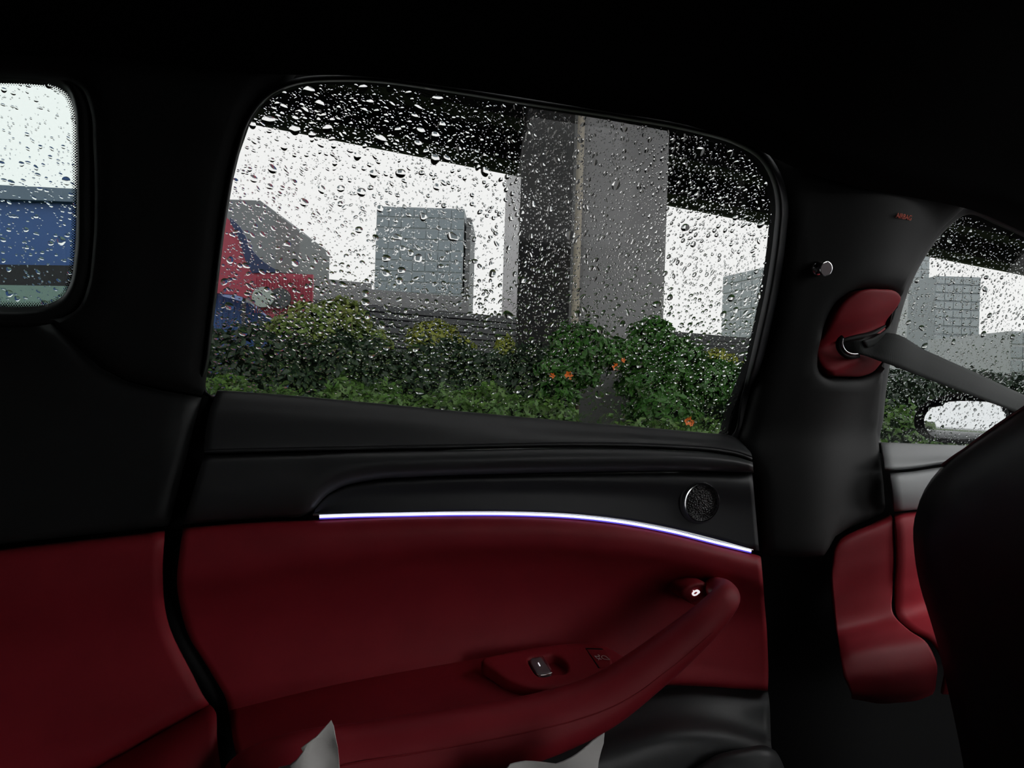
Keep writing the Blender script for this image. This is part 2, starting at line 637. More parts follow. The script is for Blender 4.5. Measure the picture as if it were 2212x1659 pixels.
# headliner
r0 = [(-700, 150), (-300, 128), (0, 125), (300, 132), (480, 158), (600, 163), (750, 164), (1000, 192), (1300, 238), (1500, 272), (1620, 312), (1700, 352), (1850, 400), (2000, 428), (2095, 448), (2212, 497), (2320, 550)]
A = [PF(u, v, lambda x, z: Ft(x, z) - 0.024) for u, v in r0]
A0 = [PF(u, v - 9, lambda x, z: Ft(x, z) + 0.008) for u, v in r0]
for L_ in (A, A0):
    L_.insert(0, Vector((-1.19, L_[0].y + .002, L_[0].z - .01)))
B = [Vector((p.x, p.y - 0.018, p.z + 0.028)) for p in A]
C = [Vector((p.x, p.y - 0.075, p.z + 0.075)) for p in A]
zc = lambda x: 1.685 - 0.10 * max(0, x - 0.7) ** 1.5
D_ = [Vector((p.x, 0.50, zc(p.x) - 0.01)) for p in A]
E_ = [Vector((p.x, 0.0, zc(p.x))) for p in A]
F_ = [Vector((p.x, -0.73, zc(p.x) - 0.03)) for p in A]
o = loft('ceiling', [A0, A, B, C, D_, E_, F_], M['cloth'], nu=90, nv=40, thick=0.012, face=(0.3, 0.2, 1.0))
tag(o, 'black fabric headliner curving down to the window tops', 'headliner', kind='structure')

# ------------------------------------------------------------------ quarter side trim (rear left of the picture)
side = empty('side_trim', (-0.5, 0.80, 0.6), 'black and red side trim behind the rear door gap, below the small quarter window', 'side trim')
gapL = [(430, 858), (412, 918), (390, 1008), (369, 1088), (356, 1142), (351, 1235), (354, 1316), (377, 1390), (415, 1457), (441, 1501), (467, 1530), (473, 1572), (482, 1632), (490, 1665), (510, 1740)]
# upper pillar cover with the window opening
up_poly = xz([(-900, 70), (-300, 62), (0, 60), (300, 66), (480, 92), (650, 128), (610, 178), (565, 205), (534, 255), (512, 318), (497, 380), (480, 480), (461, 640), (446, 770), (436, 840), (430, 855),
              (340, 840), (260, 819), (200, 787), (150, 742), (100, 694), (40, 693), (-60, 692), (-330, 690), (-900, 690)], Ft)
qh = shrink(xz(WIN_QUARTER, Ft), 0.010)
panel('pillar_cover', up_poly, [qh], lambda a, b, off: (a, Ft(a, b) + off, b), M['black'], side, rr=0.016, thick=0.02, res=0.014)
low_poly = xz([(428, 860), (412, 918), (390, 1008), (369, 1088), (356, 1141), (0, 1181), (-400, 1226), (-900, 1280), (-900, 694), (-330, 694), (40, 697), (98, 698), (150, 747), (200, 792), (260, 824), (340, 845)], lambda x, z: 0.80)
panel('upper_panel', low_poly, [], lambda a, b, off: (a, 0.803 + off, b), M['black'], side, rr=0.010, thick=0.02, res=0.014)
# red lower part
L0 = [PY(356, 1146, .806), PY(0, 1186, .806), PY(-400, 1232, .806), PY(-900, 1290, .806)]
L1 = [PY(355, 1156, .792), PY(0, 1197, .792), PY(-400, 1243, .792), PY(-900, 1300, .792)]
L2 = [PY(351, 1235, .790), PY(0, 1265, .785), PY(-400, 1300, .785), PY(-900, 1350, .785)]
L3 = [PY(362, 1345, .802), PY(0, 1400, .800), PY(-400, 1450, .80), PY(-900, 1500, .80)]
L4 = [PY(415, 1457, .806), PY(200, 1540, .80), PY(-200, 1600, .80), PY(-900, 1650, .80)]
L5 = [PY(446, 1515, .803), PY(330, 1578, .795), PY(215, 1640, .79), PY(-500, 1850, .79)]
L6 = [PY(452, 1523, .806), PY(335, 1588, .80), PY(215, 1655, .795), PY(-500, 1870, .79)]
loft('red_panel', [L0, L1, L2, L3, L4, L5, L6], M['red'], side, nu=40, nv=40)
K0 = [PY(454, 1522, .806), PY(336, 1587, .80), PY(216, 1654, .795), PY(-500, 1868, .79)]
K1 = [PY(464, 1535, .79), PY(345, 1602, .782), PY(228, 1672, .776), PY(-500, 1890, .77)]
K2 = [PY(470, 1605, .765), PY(360, 1680, .74), PY(240, 1760, .73), PY(-500, 1990, .72)]
K3 = [PY(486, 1710, .75), PY(380, 1790, .73), PY(260, 1880, .72), PY(-500, 2090, .71)]
loft('red_ledge', [K0, K1, K2, K3], M['red'], side, nu=40, nv=24)
# lip around the quarter window
lipo = [PF(u, v, lambda x, z: Ft(x, z) + 0.019) for u, v in closed_px([(0, 706), (60, 706), (115, 698), (158, 678), (184, 645)] + [(196, 600), (202, 430), (202, 300), (197, 225), (176, 180), (130, 157), (60, 148), (0, 145), (-130, 144), (-270, 160), (-350, 240), (-372, 400), (-355, 600), (-295, 668), (-150, 702)], 120)]
lipi = [PF(u, v, lambda x, z: Fg(x, z) - 0.004) for u, v in closed_px([(0, 662), (60, 663), (105, 656), (135, 640), (152, 610)] + [(160, 560), (166, 430), (166, 300), (162, 245), (147, 204), (115, 184), (60, 176), (0, 174), (-130, 175), (-260, 193), (-325, 262), (-343, 400), (-328, 570), (-280, 628), (-150, 655)], 120)]
mid = [a.lerp(b, 0.5) + Vector((0, -0.012, 0)) for a, b in zip(lipo, lipi)]
loft('window_lip', [[tuple(p) for p in lipo], [tuple(p) for p in mid], [tuple(p) for p in lipi]], M['black'], side, nu=120, nv=10, closed=True, thick=0.002)


def glass_panel(name, poly, material, parent):
    return panel(name, poly, [], lambda a, b, off: (a, Fg(a, b) + off, b), material, parent, rr=0.001, thick=0.004, res=0.03)


wq = empty('window_1', (-0.4, 0.8, 1.3), 'small rounded quarter window with raindrops and a dotted black border', 'car window', kind='structure')
glass_panel('glass', shrink(hQ, 0.006), M['glass_q'], wq)
# frit dots around the quarter glass
V, Fc = [], []
qP = np.array(resamp([tuple(p) for p in WIN_QUARTER], 5.2))
qc = qP.mean(0)
for row, (ins_, sz) in enumerate(((2.0, 2.6), (5.5, 2.1), (9.0, 1.6), (12.0, 1.1))):
    for i, p in enumerate(qP):
        if p[0] < -120:
            continue
        t = qP[(i + 1) % len(qP)] - qP[i - 1]
        t /= np.linalg.norm(t)
        n_ = np.array([-t[1], t[0]])
        if np.dot(n_, qc - p) < 0:
            n_ = -n_
        q = p + n_ * ins_ + t * (2.6 if row % 2 else 0)
        k = len(V)
        for a in range(6):
            w = PF(q[0] + sz * math.cos(a * math.pi / 3), q[1] + sz * math.sin(a * math.pi / 3), lambda x, z: Fg(x, z) - 0.0006)
            V.append(w)
        Fc.append(tuple(range(k, k + 6)))
o = mesh_obj('frit_dots', V, Fc, M['frit'], wq, smooth=False)
o['kind'] = 'stuff'

# rubber strip in the door gap
cl = [(446, 852), (432, 912), (414, 986), (395, 1070), (376, 1138), (366, 1235), (371, 1312), (398, 1394), (438, 1460), (463, 1501), (480, 1527), (485, 1577), (493, 1632), (505, 1665), (530, 1745)]
o = sweep('door_seal', [PY(u, v, .845) for u, v in cl], [.016] * len(cl), M['rubber'], n=70, seg=12)
tag(o, 'black rubber weatherstrip in the gap between rear door and side trim', 'weatherstrip')

# ------------------------------------------------------------------ rear door
door = empty('car_door', (0.25, 0.82, 0.5), 'red and black rear car door with a large rain-covered window and glowing light strip', 'car door')
glass_panel('window_glass', shrink(hR, 0.006), M['glass'], door)
# seal / frame ring around the aperture
ri = np.array(WIN_REAR)
cen = np.array([1080, 560])
wid = []
for p in ri:
    if p[1] > 820:
        wid.append(12)
    elif p[0] > 1560:
        wid.append(20 + 8 * min(1, max(0, (p[1] - 300) / 150)))
    elif p[0] < 600:
        wid.append(15)
    else:
        wid.append(15)
t_ = np.roll(ri, -1, 0) - np.roll(ri, 1, 0)
t_ /= np.linalg.norm(t_, axis=1)[:, None]
nn_ = np.stack([t_[:, 1], -t_[:, 0]], 1)
if np.dot(nn_[0], ri[0] - cen) < 0:
    nn_ = -nn_
wid = np.array(wid, float)
for _ in range(6):
    wid = (np.roll(wid, 1) + wid + np.roll(wid, -1)) / 3
ro = ri + nn_ * wid[:, None]
rm = ri + nn_ * (wid * 0.45)[:, None]
ra = [PF(u, v, lambda x, z: Fg(x, z) + 0.002) for u, v in ri]
rb = [PF(u, v, lambda x, z: Fg(x, z) - 0.016) for u, v in ri]
belt_k = lambda v: min(1, max(0, (v - 800) / 60))
rc = [PF(u, v, lambda x, z: Ft(x, z) - 0.002 + .036 * belt_k(v)) for u, v in rm]
rd = [PF(u, v, lambda x, z: Ft(x, z) + 0.012 + .030 * belt_k(v)) for u, v in ro]
loft('window_frame', [[tuple(p) for p in r] for r in (ra, rb, rc, rd)], M['accent'], door, nu=220, nv=14, closed=True, thick=0.002)


def rail(pts, Y, dv=0):
    """pts of (u,v) or (u,v,Y)"""
    return [PY(p[0], p[1] + dv, p[2] if len(p) > 2 else Y) for p in pts]


# belt trim under the glass
bt = [(470, 842), (520, 845), (600, 851), (800, 869), (1000, 888), (1200, 906), (1400, 923), (1520, 934), (1585, 942), (1602, 950)]
bs = [(441, 980), (550, 977), (700, 974), (1000, 968), (1250, 964), (1450, 969), (1560, 978), (1600, 986), (1624, 995)]
bm1 = [(455, 880), (520, 884), (600, 889), (800, 900), (1000, 914), (1200, 927), (1400, 939), (1520, 949), (1590, 957), (1612, 966)]
loft('belt_trim', [rail(bt, .868, 10), rail(bt, .842, 2), rail(bt, .833, 1), rail(bm1, .812), rail(bs, .790, -9), rail(bs, .788, -4), rail(bs, .797)], M['black_soft'], door, nu=80, nv=40)
# stitched seam
sw = [PY(u, v - 9, .7885) for u, v in bs]
sweep('seam_stitch', sw, [.0008] * len(sw), M['accent'], door, n=60, seg=6)
# middle band, widening toward the rear
ac = [(676, 1113), (684, 1096), (705, 1071), (742, 1051), (800, 1039), (900, 1032), (1100, 1025), (1300, 1021), (1500, 1019), (1625, 1022)]
mlow = [(394, 1133), (500, 1124), (600, 1117), (660, 1113), (680, 1100), (700, 1076), (738, 1053), (800, 1038), (900, 1031), (1100, 1024), (1300, 1020), (1500, 1018), (1628, 1021)]
nst = 70
top_s = spl([(u, v) for u, v in bs], nst)
low_s = spl(mlow, nst)
# line up stations by u
us = np.linspace(0, 1, nst)
lowu = np.interp(us, np.linspace(0, 1, nst), low_s[:, 0])
lowv = low_s[:, 1]
topv = np.interp(lowu, top_s[:, 0], top_s[:, 1])
topu = np.clip(lowu + (441 - 394) * np.clip((700 - lowu) / 306, 0, 1), 441, 1626)


def band(fr, Y):
    return [PY(topu[i] + (lowu[i] - topu[i]) * fr, topv[i] + 3 + (lowv[i] - topv[i] - 3) * fr, Y) for i in range(nst)]


loft('middle_band', [band(0, .797), band(.06, .786), band(.35, .778), band(.75, .781), band(.93, .789), band(1.0, .803)], M['black_soft'], door, nu=90, nv=30)
# accent panel
led = [(676, 1113), (760, 1110), (860, 1108), (1000, 1106), (1130, 1107), (1250, 1113), (1350, 1125), (1450, 1144), (1550, 1169), (1626, 1190)]
acx = spl(ac, 60)
ldx = spl(led, 60)
ldv = np.interp(acx[:, 0], ldx[:, 0], ldx[:, 1])


def accent(fr, Y):
    return [PY(acx[i, 0] + (15 * fr if i == 59 else 0), acx[i, 1] + (ldv[i] - acx[i, 1]) * fr, Y) for i in range(60)]


loft('accent_panel', [accent(0, .806), accent(.05, .798), accent(.5, .800), accent(1, .797)], M['accent'], door, nu=90, nv=14)
# light strip: chrome line, glowing line, blue fringe
lp = [p for p in led]
sweep('chrome_strip', [PY(u, v - 1.5, .7945) for u, v in lp], [.0012] * len(lp), M['satin_chrome'], door, n=90, seg=8)
l2 = [(690, 1116)] + [(u, v + 3.6) for u, v in led[1:-1]] + [(1622, 1190)]
sweep('light_strip', [PY(u, v, .7925) for u, v in l2], [.0014] * len(l2), M['led'], door, n=90, seg=8)
sweep('light_strip_edge', [PY(u, v + 3.4, .7932) for u, v in l2], [.0012] * len(l2), M['led_edge'], door, n=90, seg=8)
# red main panel
Rt = [(394, 1140), (520, 1130), (690, 1122), (860, 1115), (1000, 1113), (1130, 1114), (1250, 1121), (1350, 1133), (1450, 1152), (1550, 1177), (1640, 1200)]
R0 = rail(Rt, .808)
R1 = rail([(u + (4 if i == len(Rt) - 1 else 0), v + 7) for i, (u, v) in enumerate(Rt)], .789)
R2 = rail([(388, 1190), (520, 1168), (690, 1152), (1000, 1138), (1250, 1142), (1450, 1172), (1645, 1218)], .783)
R3 = rail([(382, 1250), (520, 1228), (700, 1200), (1000, 1172), (1250, 1174), (1450, 1200), (1648, 1252)], .783)
R4 = rail([(388, 1305), (520, 1285), (700, 1256), (1000, 1218), (1250, 1218), (1450, 1242), (1651, 1295)], .800)
R5 = rail([(408, 1375), (600, 1345), (1000, 1290), (1250, 1278), (1500, 1300), (1656, 1355)], .815)
R6 = rail([(455, 1452), (700, 1420), (1000, 1375), (1280, 1345), (1450, 1370), (1659, 1420)], .818)
R7 = rail([(490, 1518), (700, 1478), (1030, 1416), (1280, 1400), (1450, 1425), (1660, 1455)], .815)
R8 = rail([(497, 1570), (800, 1530), (1200, 1480), (1460, 1474), (1659, 1486)], .810)
R9 = rail([(497, 1578), (800, 1538), (1200, 1488), (1460, 1481), (1658, 1493)], .83)
loft('red_panel', [R0, R1, R2, R3, R4, R5, R6, R7, R8, R9], M['red'], door, nu=90, nv=70)
# armrest deck and bolster / pull handle
D0 = [PY(*p) for p in ((496, 1528, .820), (700, 1480, .82), (1030, 1418, .82), (1230, 1388, .82), (1300, 1392, .82), (1350, 1420, .80))]
D1 = [PY(*p) for p in ((498, 1546, .800), (700, 1497, .80), (1030, 1437, .80), (1200, 1408, .80), (1300, 1412, .79), (1352, 1432, .775))]
D2 = [PY(*p) for p in ((502, 1590, .755), (700, 1545, .755), (1020, 1490, .755), (1180, 1462, .755), (1290, 1446, .75), (1354, 1440, .745))]
D3 = [PY(*p) for p in ((518, 1660, .705), (700, 1612, .705), (1000, 1562, .705), (1180, 1528, .705), (1290, 1490, .705), (1356, 1452, .71))]
loft('armrest', [D0, D1, D2, D3], M['red'], door, nu=60, nv=24, thick=0.006)
bol = [(532, 1705, .715, 60), (548, 1698, .705, 76), (600, 1682, .70, 82), (800, 1642, .70, 78), (1000, 1604, .70, 72), (1180, 1563, .70, 64), (1300, 1514, .70, 55), (1390, 1452, .70, 48), (1470, 1388, .70, 42), (1538, 1327, .70, 35),
       (1563, 1298, .705, 31), (1568, 1283, .725, 28), (1556, 1275, .755, 26), (1540, 1275, .80, 25)]


def pxr(p, r):
    dp = (RM.transposed() @ (p - EYE))
    return r / FPX * -dp.z


bp_ = [PY(u, v, Y) for u, v, Y, r in bol]
sweep('pull_handle', bp_, [(pxr(p, b[3]) * 1.0, pxr(p, b[3]) * 0.95) for p, b in zip(bp_, bol)], M['red'], door, n=110, seg=32, power=2.3)
st = [(600, 1690), (735, 1655), (870, 1632), (1000, 1609), (1158, 1577), (1253, 1553), (1316, 1530), (1380, 1495), (1433, 1455), (1475, 1422), (1538, 1366), (1582, 1320)]


def on_bolster(u, v):
    """nearest point on the bolster tube seen at a pixel"""
    best = None
    D = ray(u, v)
    Dn = D.normalized()
    P = spl([tuple(p) + (pxr(p, b[3]),) for p, b in zip(bp_, bol)], 300)
    for q in P[:260]:
        c = Vector(q[:3])
        t = (c - EYE).dot(Dn)
        d = (EYE + Dn * t - c).length
        if best is None or d - q[3] < best[0]:
            best = (d - q[3], t, d, q[3])
    _, t, d, r = best
    back = math.sqrt(max(0, r * r - min(d, r) ** 2))
    return EYE + Dn * (t - back * 0.97)


sp_ = [on_bolster(u, v) for u, v in st]
sweep('seam', sp_, [.0009] * len(sp_), M['red_plastic'], door, n=80, seg=6)

# switch pod on a tilted plane
gz = lambda p: -(p.z - (0.9400 + 0.27 * (p.y - 0.81)))
Zp = lambda x, y: 0.9400 + 0.27 * (y - 0.81)
pod_px = closed_px([(1040, 1424), (1090, 1410), (1160, 1397), (1235, 1388), (1282, 1389), (1308, 1401), (1322, 1426), (1322, 1445), (1300, 1459), (1250, 1474), (1200, 1484), (1150, 1484), (1105, 1470), (1068, 1446)], 70)
rec_px = closed_px([(1141, 1427), (1146, 1421), (1170, 1417), (1200, 1414), (1208, 1418), (1226, 1443), (1224, 1450), (1195, 1456), (1166, 1460), (1158, 1456), (1147, 1440)], 50)
px2xy = lambda L: [((p := HIT(u, v, gz)).x, p.y) for u, v in L]
pod = panel('switch_panel', px2xy(pod_px), [px2xy(rec_px)], lambda a, b, off: (a, b, Zp(a, b) - off), M['red_plastic'], door, rr=0.003, thick=0.014, res=0.004)
rc2 = px2xy(rec_px)
panel('recess_floor', shrink(rc2, 0.001), [], lambda a, b, off: (a, b, Zp(a, b) - 0.012 - off), M['red_plastic'], pod, rr=0.0005, thick=0.002, res=0.004)
rk_px = [(1142, 1428), (1149, 1423), (1169, 1420), (1191, 1452), (1188, 1455), (1163, 1458), (1158, 1455)]
sw_ = panel('window_switch', px2xy(rk_px), [], lambda a, b, off: (a, b, Zp(a, b) + 0.0012 - off), M['rocker'], door, rr=0.0014, thick=0.012, res=0.002)
sweep('chrome_edge', [HIT(u, v, gz) + Vector((0, 0, .0018)) for u, v in ((1171, 1421), (1175, 1426), (1186, 1443), (1191, 1451))], [.0007, .0009, .0009, .0007], M['chrome'], sw_, n=16, seg=8)
sweep('chrome_edge', [HIT(u, v, gz) + Vector((0, 0, .0010)) for u, v in ((1159, 1457), (1163, 1460), (1172, 1460), (1184, 1458), (1192, 1455))], [.0006, .0008, .0009, .0008, .0006], M['chrome'], sw_, n=20, seg=8)
sweep('indicator', [HIT(u, v, gz) + Vector((0, 0, .0016)) for u, v in ((1162.5, 1434.5), (1164.5, 1438), (1166.5, 1441.5))], [.0005, .0006, .0005], M['icon'], sw_, n=10, seg=6)
# door-open button on the pod with its print
bt_px = [(1267, 1403), (1302, 1404), (1318, 1428), (1319, 1441), (1296, 1444)]
ob = panel('open_button', px2xy(bt_px), [], lambda a, b, off: (a, b, Zp(a, b) + 0.0006 - off), M['red_plastic'], door, rr=0.0006, thick=0.003, res=0.003)
bg_px = [(1264, 1400), (1300, 1401), (1303, 1403.5), (1267, 1402.5), (1296, 1444), (1292, 1443)]
panel('button_gap', px2xy(bg_px), [], lambda a, b, off: (a, b, Zp(a, b) + 0.0004 - off), M['rubber'], door, rr=0.0002, thick=0.0015, res=0.003)


def text_mesh(name, body, size, mtx, material, parent, ext=0.0003):
    cu = bpy.data.curves.new(name, 'FONT')
    cu.body = body
    cu.size = size
    cu.extrude = ext
    cu.align_x = 'CENTER'
    cu.align_y = 'CENTER'
    tmp = bpy.data.objects.new('tmp_text', cu)
    col.objects.link(tmp)
    dg = bpy.context.evaluated_depsgraph_get()
    me = bpy.data.meshes.new_from_object(tmp.evaluated_get(dg))
    bpy.data.objects.remove(tmp)
    bpy.data.curves.remove(cu)
    me.transform(mtx)
    me.materials.clear()
    me.materials.append(material)
    me.name = name
    o = bpy.data.objects.new(name, me)
    col.objects.link(o)
    o.parent = parent
    o.matrix_parent_inverse = Matrix.Translation(parent.location).inverted()
    return o


def flat_frame(P0, Px, Pn):
    """x along Px-P0, z toward normal Pn"""
    ex = (Px - P0).normalized()
    ez = Pn.normalized()
    ey = ez.cross(ex).normalized()
    m = Matrix((ex, ey, ez)).transposed().to_4x4()
    m.translation = P0
    return m


npod = Vector((0, -0.27, 1)).normalized()
tc_ = HIT(1292.5, 1422.5, gz) + Vector((0, 0, .0013))
tx_ = HIT(1297.5, 1427.5, gz) + Vector((0, 0, .0013))
text_mesh('print_mark', '2x', 0.0095, flat_frame(tc_, tx_, npod), M['print'], ob, 0.0002)
# little car outline next to it
car_px = [(1299, 1421), (1303, 1418.5), (1308, 1420), (1313, 1424), (1317, 1427.5), (1312, 1427), (1305, 1426), (1301, 1424)]
cp = [HIT(u, v, gz) + Vector((0, 0, .0013)) for u, v in car_px]
sweep('print_car', cp, [.0004] * len(cp), M['print'], ob, n=40, seg=6, closed=True)

# unlock paddle at the handle tip
ub_px = [(1474, 1278), (1488, 1266), (1505, 1259), (1524, 1259), (1534, 1270), (1536, 1287), (1530, 1302), (1518, 1311), (1508, 1311), (1490, 1303), (1472, 1291)]
Fub = lambda x, z: 0.768 + (x - 0.40) * 0.10
ub = panel('unlock_button', xz(ub_px, Fub), [], lambda a, b, off: (a, Fub(a, b) + off, b), M['red_plastic'], door, rr=0.004, thick=0.05, res=0.004)
ic = [(1495, 1282.5), (1497, 1279), (1502, 1275.5), (1507, 1274), (1511, 1276), (1512.5, 1279.5), (1509, 1283), (1503, 1287), (1499, 1287.5), (1496, 1285.5)]
ici = [(1499, 1282.5), (1501.5, 1279.3), (1505, 1278.5), (1507.5, 1279.8), (1505, 1282.8), (1501.5, 1284.3)]
icon_o = xz(closed_px(ic, 24), lambda x, z: Fub(x, z) - .0012)
icon_i = xz(closed_px(ici, 16), lambda x, z: Fub(x, z) - .0012)
panel('unlock_icon', icon_o, [icon_i], lambda a, b, off: (a, Fub(a, b) - .0012 + off, b), M['icon'], ub, rr=0.0001, thick=0.0008, res=0.0012)
tab = xz([(1497, 1275), (1503, 1276.5), (1499, 1280)], lambda x, z: Fub(x, z) - .0014)
panel('icon_door', tab, [], lambda a, b, off: (a, Fub(a, b) - .0014 + off, b), M['icon'], ub, rr=0.0001, thick=0.0006, res=0.0015)

# tweeter
spk = empty('speaker', PY(1511, 1084, .798), None, None)
spk.parent = door
spk.matrix_parent_inverse = Matrix.Translation(door.location).inverted()
cS = PY(1511, 1084, .798)


def lathe(name, prof, mtx, material, parent, seg=40):
    V, Fc = [], []
    for (r, h) in prof:
        for k in range(seg):
            a = 2 * math.pi * k / seg
            V.append(mtx @ Vector((r * math.cos(a), r * math.sin(a), h)))
    n = len(prof)
    for i in range(n - 1):
        for k in range(seg):
            k2 = (k + 1) % seg
            Fc.append((i * seg + k, i * seg + k2, (i + 1) * seg + k2, (i + 1) * seg + k))
    if prof[0][0] > 1e-6:
        Fc.append(tuple(range(seg))[::-1])
    if prof[-1][0] > 1e-6:
        Fc.append(tuple((n - 1) * seg + k for k in range(seg)))
    o = mesh_obj(name, V, Fc, material, None, sharp=45)
    if parent is not None:
        o.parent = parent
        pm = Matrix.Translation(parent.location)
        o.matrix_parent_inverse = pm.inverted()
    return o


mS = flat_frame(cS, cS + Vector((1, 0, 0)), Vector((0, -1, 0)))
Rs = 0.0255
for nm, prof, mm in (('ring', [(Rs * .86, .0), (Rs * .88, .0048), (Rs * .92, .0068), (Rs * .97, .0066), (Rs * 1.02, .0042), (Rs * 1.045, .001), (Rs * 1.05, -.004)], 'chrome'),
                     ('grille', [(Rs * .88, -.004), (Rs * .88, .0025), (Rs * .6, .0045), (Rs * .3, .0055), (Rs * .001, .0058)], 'grille'),
                     ('bezel', [(Rs * 1.14, -.004), (Rs * 1.13, .0005), (Rs * 1.06, .0014), (Rs * .95, .001)], 'accent')):
    lo_ = lathe(nm, prof, mS, M[mm], None)
    lo_.parent = spk
    lo_.matrix_parent_inverse = (Matrix.Translation(spk.location)).inverted()
# perforation dots on the grille as raised rings of studs
V, Fc = [], []
for r_i in range(1, 8):
    n_ = r_i * 7
    for k in range(n_):
        a = 2 * math.pi * k / n_ + r_i * .3
        rr_ = Rs * .84 * r_i / 7.6
        hh = .0058 - .0033 * (rr_ / (Rs * .88)) ** 2
        b0 = len(V)
        for dx, dy in ((1, 0), (0, 1), (-1, 0), (0, -1)):
            V.append(mS @ Vector((rr_ * math.cos(a) + dx * .00075, rr_ * math.sin(a) + dy * .00075, hh - .0004)))
        V.append(mS @ Vector((rr_ * math.cos(a), rr_ * math.sin(a), hh + .0005)))
        Fc += [(b0, b0 + 1, b0 + 4), (b0 + 1, b0 + 2, b0 + 4), (b0 + 2, b0 + 3, b0 + 4), (b0 + 3, b0, b0 + 4)]
so = mesh_obj('mesh_studs', V, Fc, M['grille'], None)
so.parent = spk
so.matrix_parent_inverse = Matrix.Translation(spk.location).inverted()
so['kind'] = 'stuff'

# black lower trim with its bulge and pocket
T0 = rail([(480, 1640), (1000, 1580), (1300, 1520), (1460, 1478), (1658, 1489)], .835)
T1 = rail([(480, 1660), (1000, 1600), (1300, 1540), (1460, 1505), (1662, 1515)], .815)
T2 = rail([(480, 1700), (1000, 1650), (1300, 1580), (1450, 1545), (1600, 1560), (1665, 1585)], .79)
T3 = rail([(480, 1750), (1000, 1700), (1300, 1635), (1450, 1590), (1600, 1600), (1668, 1620)], .755)
T4 = rail([(480, 1800), (1000, 1760), (1300, 1710), (1450, 1680), (1600, 1690), (1690, 1700)], .745)
T5 = rail([(480, 1900), (1000, 1880), (1300, 1860), (1450, 1850), (1600, 1860), (1700, 1860)], .76)
loft('lower_trim', [T0, T1, T2, T3, T4, T5], M['black_soft'], door, nu=60, nv=36)
Q0 = [PY(*p) for p in ((1500, 1660, .745), (1540, 1634, .745), (1600, 1617, .745), (1650, 1610, .75), (1675, 1622, .76))]
Q1 = [PY(*p) for p in ((1505, 1666, .73), (1545, 1640, .73), (1602, 1624, .73), (1655, 1618, .735), (1682, 1632, .75))]
Q2 = [PY(*p) for p in ((1520, 1720, .715), (1560, 1690, .715), (1610, 1670, .715), (1665, 1660, .725), (1698, 1670, .75))]
Q3 = [PY(*p) for p in ((1530, 1800, .72), (1570, 1800, .72), (1620, 1800, .72), (1670, 1800, .73), (1705, 1800, .75))]
loft('pocket', [Q0, Q1, Q2, Q3], M['black_soft'], door, nu=40, nv=20)

# ------------------------------------------------------------------ pillar between the doors
pil = empty('pillar_trim', (0.66, 0.8, 0.6), 'dark pillar trim between the two doors with red belt recess and coat hook', 'pillar trim')


def Fb(x, z):
    b = Ft(x, z)
    # shallow folds that run up the pillar
    xl = 0.50 + 0.10 * max(0, z - 1.2)
    s = (x - xl) / 0.26
    return b + 0.012 - 0.030 * math.exp(-((s - 0.52) / 0.33) ** 2)


pb_px = [(1650, 320), (1690, 372), (1701, 420), (1704, 480), (1697, 580), (1679, 690), (1653, 810), (1626, 920), (1612, 968), (1622, 1000), (1640, 1030), (1648, 1110), (1655, 1207), (1720, 1208), (1795, 1207),
         (1801, 1185), (1812, 1164), (1838, 1148), (1880, 1130), (1923, 1109), (1918, 1040), (1909, 970), (1909, 900), (1915, 830), (1927, 760), (1943, 688), (1965, 620), (1999, 553), (2047, 492), (2105, 440), (2110, 405), (1900, 370), (1750, 320)]
bez_px = closed_px([(1845, 631), (1869, 621), (1905, 620), (1937, 625), (1949, 637), (1947, 662), (1932, 728), (1914, 786), (1898, 806), (1876, 816), (1830, 817), (1796, 814), (1779, 798), (1777, 775), (1784, 733), (1797, 688), (1815, 655)], 70)
pbz = xz(bez_px, Fb)
panel('pillar_cover', xz(pb_px, Fb), [pbz], lambda a, b, off: (a, Fb(a, b) + off, b), M['pillar'], pil, rr=0.014, thick=0.025, res=0.010)
# red recess: flap at the top, cup below
cx_ = PF(1862, 750, Fb)
cup = PF(1850, 765, Fb)


def Fr(x, z):
    b = Fb(x, z) + 0.004
    zf = PFz + (x - PFx) * 0.35
    d = z - zf                       # above the slot line: flap bulges; below: cup
    if d > 0:
        return b - 0.006 + 0.020 * math.exp(-(d / 0.018) ** 2)
    return b + 0.002 + 0.012 * math.exp(-(d / 0.016) ** 2) - 0.008 * math.exp(-((d + 0.036) / 0.012) ** 2)


PFp = PF(1840, 733, Fb)
PFx, PFz = PFp.x, PFp.z
panel('belt_recess', shrink(pbz, -0.0025), [], lambda a, b, off: (a, Fr(a, b) + off, b), M['red_plastic'], pil, rr=0.004, thick=0.02, res=0.003)
slp = [PF(u, v, lambda x, z: Fr(x, z) - .001) for u, v in ((1806, 740), (1825, 735), (1850, 729), (1880, 722), (1912, 704))]
sweep('belt_slot', slp, [.002, .0036, .004, .0036, .0015], M['rubber'], pil, n=30, seg=10)
# guide ring
gr_ = [(1818, 728), (1811, 734), (1808, 745), (1812, 757), (1822, 767), (1836, 771), (1852, 769)]
grp = [PF(u, v, Fb) + Vector((0, -.002, 0)) for u, v in gr_]
sweep('guide_ring', grp, [.0030] * len(grp), M['rubber'], pil, n=40, seg=10)
gr2 = [(1815, 731), (1813, 742), (1817, 754), (1826, 762), (1838, 765), (1850, 764)]
grp2 = [PF(u, v, Fb) + Vector((0, -.005, 0)) for u, v in gr2]
sweep('guide_insert', grp2, [.0009, .0014, .0014, .0012, .0012, .0008], M['chrome'], pil, n=40, seg=8)
